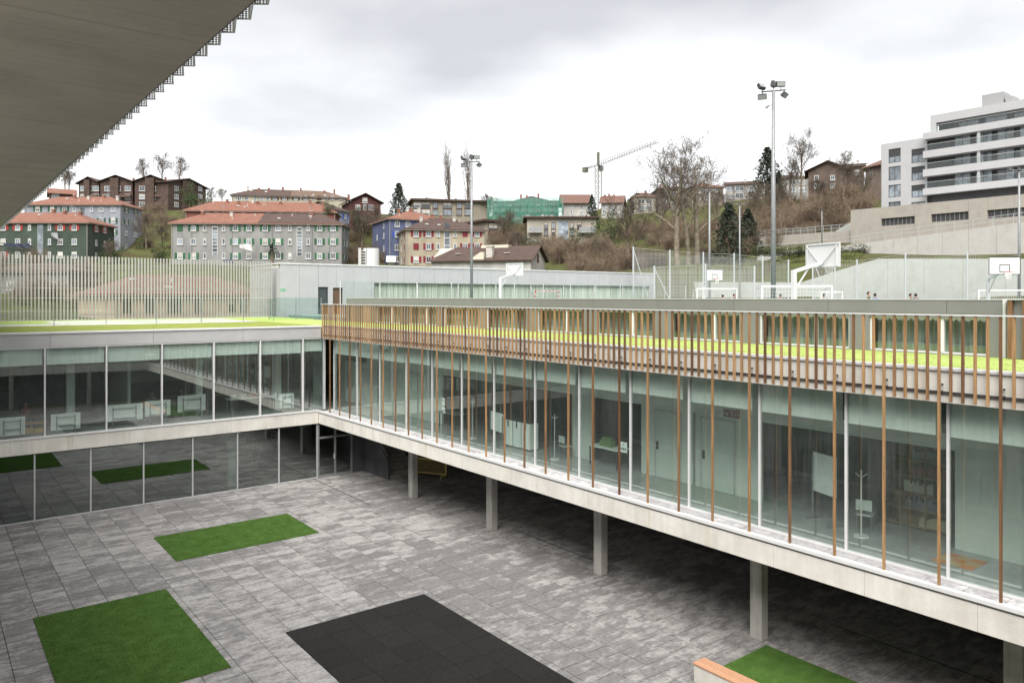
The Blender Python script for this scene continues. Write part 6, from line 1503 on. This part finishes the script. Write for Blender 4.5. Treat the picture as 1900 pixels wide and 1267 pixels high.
while len(sp_) < 9000:
    px = rg.uniform(250, 320); D = rg.uniform(165, 225); p = at(px, 500, D); sp_.append((p.x, p.y, tz(p.x, p.y)))
bank('slope_grass', sp_, 'green grass on the open slopes between the houses', .3)

# ================================================================== CRANE, CARS, ODDMENTS
cm = mat('crane_steel', (.14, .145, .11), .6); cw_ = mat('crane_white', (.17, .17, .165), .6)
M0 = at(1110, 405, 300); zj = 61.8; T = empty('tower_crane', (M0.x, M0.y, M0.z), 0, 'tower crane standing on the skyline behind the white house', 'crane')
H_ = zj - M0.z; s = .9
m_ = MB()
for x, y in ((-s, -s), (s, -s), (s, s), (-s, s)): m_.bar((x, y, -4), (x, y, H_), .22)
z = 0
while z < H_ - 2:
    for (xa, ya), (xb, yb) in (((-s, -s), (s, -s)), ((s, -s), (s, s)), ((s, s), (-s, s)), ((-s, s), (-s, -s))): m_.bar((xa, ya, z), (xb, yb, z + 2.2), .12)
    z += 2.2
m_.build('mast', cm, T, fix=False)
JE = at(1220, 268, 258) - M0; JE.z = H_ + .6; CE = at(1086, 315, 310) - M0; CE.z = H_ + .3
def truss(a, b_, w_, h_, n):
    q = MB(); d = (b_ - a).normalized(); sd_ = d.cross(Vector((0, 0, 1))).normalized() * w_; up_ = Vector((0, 0, h_))
    q.bar(a - sd_, b_ - sd_, .17); q.bar(a + sd_, b_ + sd_, .17); q.bar(a + up_, b_ + up_ * .6, .15)
    for i in range(n):
        p = a + (b_ - a) * (i / n); p2 = a + (b_ - a) * ((i + .5) / n); q.bar(p - sd_, p2 + up_ * (1 - .4 * i / n), .09); q.bar(p2 + up_ * (1 - .4 * i / n), a + (b_ - a) * ((i + 1) / n) + sd_, .09)
    return q
truss(Vector((0, 0, H_)), JE, .6, 1.3, 24).build('jib', cw_, T, fix=False); truss(Vector((0, 0, H_)), CE, .6, .8, 5).build('counter_jib', cm, T, fix=False)
MB().box(CE.x - .9, CE.x + .9, CE.y - .9, CE.y + .9, CE.z - 1.4, CE.z + .6).build('counterweight', cm, T); MB().bar((0, 0, H_), (0, 0, H_ + 5.2), .8).build('tower_head', cm, T); MB().box(.9, 2.2, -.8, .8, H_ - 2, H_).build('cab', cw_, T)
MB().bar((0, 0, H_ + 5), JE * .62 + Vector((0, 0, .8 + H_ * .0)) if False else (JE.x * .62, JE.y * .62, H_ + 1.6), .06).bar((0, 0, H_ + 5), (CE.x, CE.y, CE.z + .5), .06).build('tie_bar', cm, T, fix=False)

def car(px, py, D, rz, col, label):
    p = at(px, py, D); t = empty('parked_car', p, rz, label, 'car', 'cars parked on the slope')
    prof = [(-2.05, .3), (2.05, .3), (2.1, .75), (1.3, .9), (.7, 1.42), (-1.3, 1.45), (-1.95, .95), (-2.1, .8)]
    MB().prism(prof, 1.7, 'y', -.85).build('body', mat('car_' + label[:9].replace(' ', '_'), col, .3, spec=.6), t, bevel=.05)
    for s in (-1, 1):
        MB().prism([(1.15, .92), (.65, 1.36), (-1.2, 1.38), (-1.7, .95)], .02, 'y', s * .86 - .01).build('side_window', house_glass, t)
        for x in (-1.3, 1.3):
            w_ = MB().tube((x, s * .72, .32), (x, s * .9, .32), .33, n=12, cap=True).build('wheel', dark_metal, t); MB().tube((x, s * .901, .32), (x, s * .912, .32), .2, n=10, cap=True).build('rim', steel, w_)
    MB().quad((1.27, -.7, .95), (1.27, .7, .95), (.76, .65, 1.4), (.76, -.65, 1.4)).build('windscreen', house_glass, t, fix=False)
    for s in (-.6, .6): MB().box(2.06, 2.12, s - .15, s + .15, .6, .74).build('headlight', white_paint, t)
car(726, 491, 136, R(60), (.7, .7, .7), 'white car parked beside the blue house'); car(1095, 475, 149, R(-30), (.65, .66, .68), 'silver car parked on the left below the scrub'); car(1122, 475, 149, R(-30), (.75, .75, .75), 'white van like car parked below the scrub'); car(1142, 476, 148, R(-25), (.06, .07, .08), 'dark car parked at the right below the scrub')

vt = empty('ventilation_stack', at(690, 505, 100), 0, 'white louvred ventilation stack left of the blue house', 'ventilation stack')
MB().tube((0, 0, -2), (0, 0, 3.1), .95, n=16, cap=True).build('casing', white_paint, vt)
for j in range(9): MB().box(-1.7, -1.0, -.3, .3, -.2 + j * .36, -.1 + j * .36).build('louvre', white_paint, vt)
for x in (-1.75, -1.02): MB().box(x - .03, x + .03, -.33, .33, -2, 3.1).build('louvre_post', white_paint, vt)
def cloth(px, py, D, w_, h_, m, label, sk=.4):
    p = at(px, py, D); t = MB(); n = 6
    for i in range(n):
        for k_ in (0, 1):
            xa, xb = (i / n - .5) * w_, ((i + 1) / n - .5) * w_; P = lambda x, z: (x + sk * (z / h_) * -.6, .12 * math.sin(x * 4 + z * 2) + k_ * .02, z)
            t.quad(P(xa, 0), P(xb, 0), P(xb + .0, -h_ * (.5 + .5 * (i + 1) / n)), P(xa, -h_ * (.5 + .5 * i / n)))
    o = t.build('laundry', m, None, p, fix=False); o.rotation_euler = (0, 0, -YAW); tag(o, label, 'laundry', 'laundry on the house fronts')
cloth(455, 453, 153, 2.4, 1.4, white_paint, 'white sheet hanging from the middle floor of the grey flats'); cloth(421, 482, 153, 2.0, .8, mat('dark_laundry', (.05, .06, .12), .8), 'dark and pink washing on the lowest floor of the grey flats'); cloth(30, 452, 157, 5.5, 1.0, mat('dark_laundry2', (.03, .035, .06), .8), 'dark washing strung along the green house'); cloth(100, 432, 157, 1.4, 1.4, mat('grey_laundry', (.25, .25, .27), .8), 'grey cloth hanging below a green house window')

# ================================================================== PEOPLE
skin_m = mat('skin', (.42, .25, .18), .6); hair_m = mat('dark_hair', (.025, .018, .014), .7)
def person(loc, rz, label, top, legs, h=1.6, seated=False, hair=hair_m, group='pupils', skirt=False):
    t = empty('person', loc, rz, label, 'person', group); k_ = h / 1.75
    if seated: hip, kneeL, footL = .48, (0, -.42, .5), (0, -.42, .06)
    V = []; E_ = []; Rd = []
    def v(x, y, z, r): V.append((x * k_, y * k_, z * k_)); Rd.append(r * k_); return len(V) - 1
    hz = .95 if not seated else .50
    pel = v(0, 0, hz, .13); wa = v(0, 0, hz + .18, .12); ch = v(0, -.01, hz + .40, .145); nk = v(0, 0, hz + .54, .06); hd0 = v(0, -.01, hz + .63, .085); hd1 = v(0, -.02, hz + .73, .10); hd2 = v(0, 0, hz + .80, .075)
    E_ += [(pel, wa), (wa, ch), (ch, nk), (nk, hd0), (hd0, hd1), (hd1, hd2)]
    for s in (-1, 1):
        sh = v(s * .18, 0, hz + .47, .06); el = v(s * .25, .02 if not seated else -.08, hz + .20, .045); ha = v(s * .22, -.10 if not seated else -.32, hz - .02 if not seated else hz + .18, .036); fi = v(s * .20, -.14 if not seated else -.42, hz - .11 if not seated else hz + .16, .026)
        E_ += [(ch, sh), (sh, el), (el, ha), (ha, fi)]
        hp = v(s * .09, 0 if not seated else -.05, hz - .06, .09)
        if seated: kn = v(s * .11, -.44, .52, .07); an = v(s * .11, -.44, .09, .045); to = v(s * .12, -.60, .04, .04)
        else: kn = v(s * .10, -.02 + s * .03, .50, .068); an = v(s * .10, .02 + s * .04, .08, .045); to = v(s * .11, -.13 + s * .04, .035, .038)
        E_ += [(pel, hp), (hp, kn), (kn, an), (an, to)]
    me = bpy.data.meshes.new('body'); me.from_pydata(V, E_, []); o = bpy.data.objects.new('tmp_body', me); COL.objects.link(o)
    md = o.modifiers.new('skin', 'SKIN'); md.use_smooth_shade = True; o.modifiers.new('sub', 'SUBSURF').levels = 1
    for i, r_ in enumerate(Rd): me.skin_vertices[0].data[i].radius = (r_, r_)
    me.skin_vertices[0].data[0].use_root = True
    dg = bpy.context.evaluated_depsgraph_get(); nm_ = bpy.data.meshes.new_from_object(o.evaluated_get(dg)); bpy.data.objects.remove(o); nm_.name = 'body'
    nm_.materials.clear()
    for m_ in (top, legs, skin_m, dark_metal): nm_.materials.append(m_)
    for p in nm_.polygons:
        c = p.center / k_
        if c.z > hz + .545: p.material_index = 2
        elif c.z < .085: p.material_index = 3
        elif (not seated and c.z < hz - .03 and abs(c.x) < .175) or (seated and (c.z < hz + .09) and (c.y < -.02 or c.z < hz)) and not (abs(c.x) > .17 and c.z > hz + .1): p.material_index = 1
        elif (not seated and abs(c.x) > .17 and c.z < hz + .0) or (seated and c.y < -.30 and c.z > hz + .1): p.material_index = 2
        else: p.material_index = 0
        p.use_smooth = True
    b_ = add('body', nm_, t)
    hb = bmesh.new(); bmesh.ops.create_uvsphere(hb, u_segments=12, v_segments=8, radius=.118 * k_)
    for q in hb.verts: q.co = Vector((q.co.x, q.co.y * 1.1 + .018 * k_, q.co.z * 1.08 + (hz + .755) * k_))
    bmesh.ops.delete(hb, geom=[q for q in hb.verts if q.co.y < -.045 * k_ and q.co.z < (hz + .79) * k_], context='VERTS')
    hm = bpy.data.meshes.new('hair'); hb.to_mesh(hm); hb.free(); hm.materials.append(hair)
    for p in hm.polygons: p.use_smooth = True
    add('hair', hm, t)
    fc = MB()
    for s in (-1, 1): fc.box(s * .036 * k_ - .012 * k_, s * .036 * k_ + .012 * k_, -.125 * k_, -.108 * k_, (hz + .725) * k_, (hz + .74) * k_)
    fc.box(-.022 * k_, .022 * k_, -.112 * k_, -.10 * k_, (hz + .645) * k_, (hz + .655) * k_); fc.build('eyes_and_mouth', dark_metal, t); MB().prism([(-.015 * k_, 0), (.015 * k_, 0), (0, .045 * k_)], .02 * k_, 'y', -.135 * k_).build('nose', skin_m, t, (0, 0, (hz + .675) * k_))
    for s in (-1, 1): MB().tube((s * .098 * k_, .005 * k_, (hz + .69) * k_), (s * .112 * k_, .01 * k_, (hz + .73) * k_), .014 * k_, .02 * k_, n=6, cap=True).build('ear', skin_m, t)
    return t
cl_ = lambda n, c: mat('cloth_' + n, c, .9, var=.1, scale=6)
red_c, navy, grey_c, blue_c, oliv, blk = cl_('red', (.20, .045, .05)), cl_('navy', (.03, .04, .09)), cl_('grey', (.2, .2, .21)), cl_('blue', (.10, .16, .38)), cl_('olive', (.09, .08, .045)), cl_('black', (.02, .02, .022))
def court_person(px, D, h, rz, lab, a, b_): p = at(px, 550, D); person((p.x, p.y, CZ + .002), rz, lab, a, b_, h)
court_person(1341, 62, 1.55, 2.0, 'pupil whose head shows above the parapet below the small hoop', grey_c, navy); court_person(1363, 60, 1.6, .4, 'dark haired pupil on the court right of the small hoop', blk, navy); court_person(1449, 56, 1.58, 1.0, 'dark haired pupil on the court by the tall mast', navy, grey_c)
court_person(1529, 54, 1.6, 2.6, 'dark haired pupil on the court below the nearest backboard', grey_c, navy); court_person(1612, 55, 1.72, .2, 'pupil in an olive jacket on the court before the grey wall', oliv, navy); court_person(1624, 56, 1.62, 1.4, 'pupil in a blue jacket on the court before the grey wall', blue_c, navy); court_person(1690, 55, 1.6, .6, 'left of two dark haired pupils together on the court at right', blk, grey_c); court_person(1699, 55, 1.6, 2.2, 'right of two dark haired pupils together on the court at right', navy, blk)
def seat_person(px, y, lab, top, rz):
    x = x_on_y(px, y); person((x, y, 3.692), rz, lab, top, navy, 1.7, True); c_ = chair((x, y + .05, 3.692), rz, 'dark chair under the ' + lab.replace('pupil ', 'pupil '), chair_dark)
seat_person(48, 43.2, 'seated pupil in a dark red top at the far left upstairs', red_c, .4); seat_person(282, 44.0, 'seated pupil behind the wide tilted tabletop upstairs', grey_c, -.3); seat_person(336, 44.2, 'seated dark haired pupil behind the framed tables upstairs', blk, .5); seat_person(381, 44.6, 'seated pupil behind the rightmost folded table upstairs', navy, .1)
person((15.75, 45.2, .008), 2.4, 'standing person in a red top behind the ground floor glass', red_c, blk, 1.72, group='people behind the ground floor glass'); person((16.8, 45.3, .008), 1.0, 'standing person all in black behind the ground floor glass', blk, blk, 1.75, group='people behind the ground floor glass')
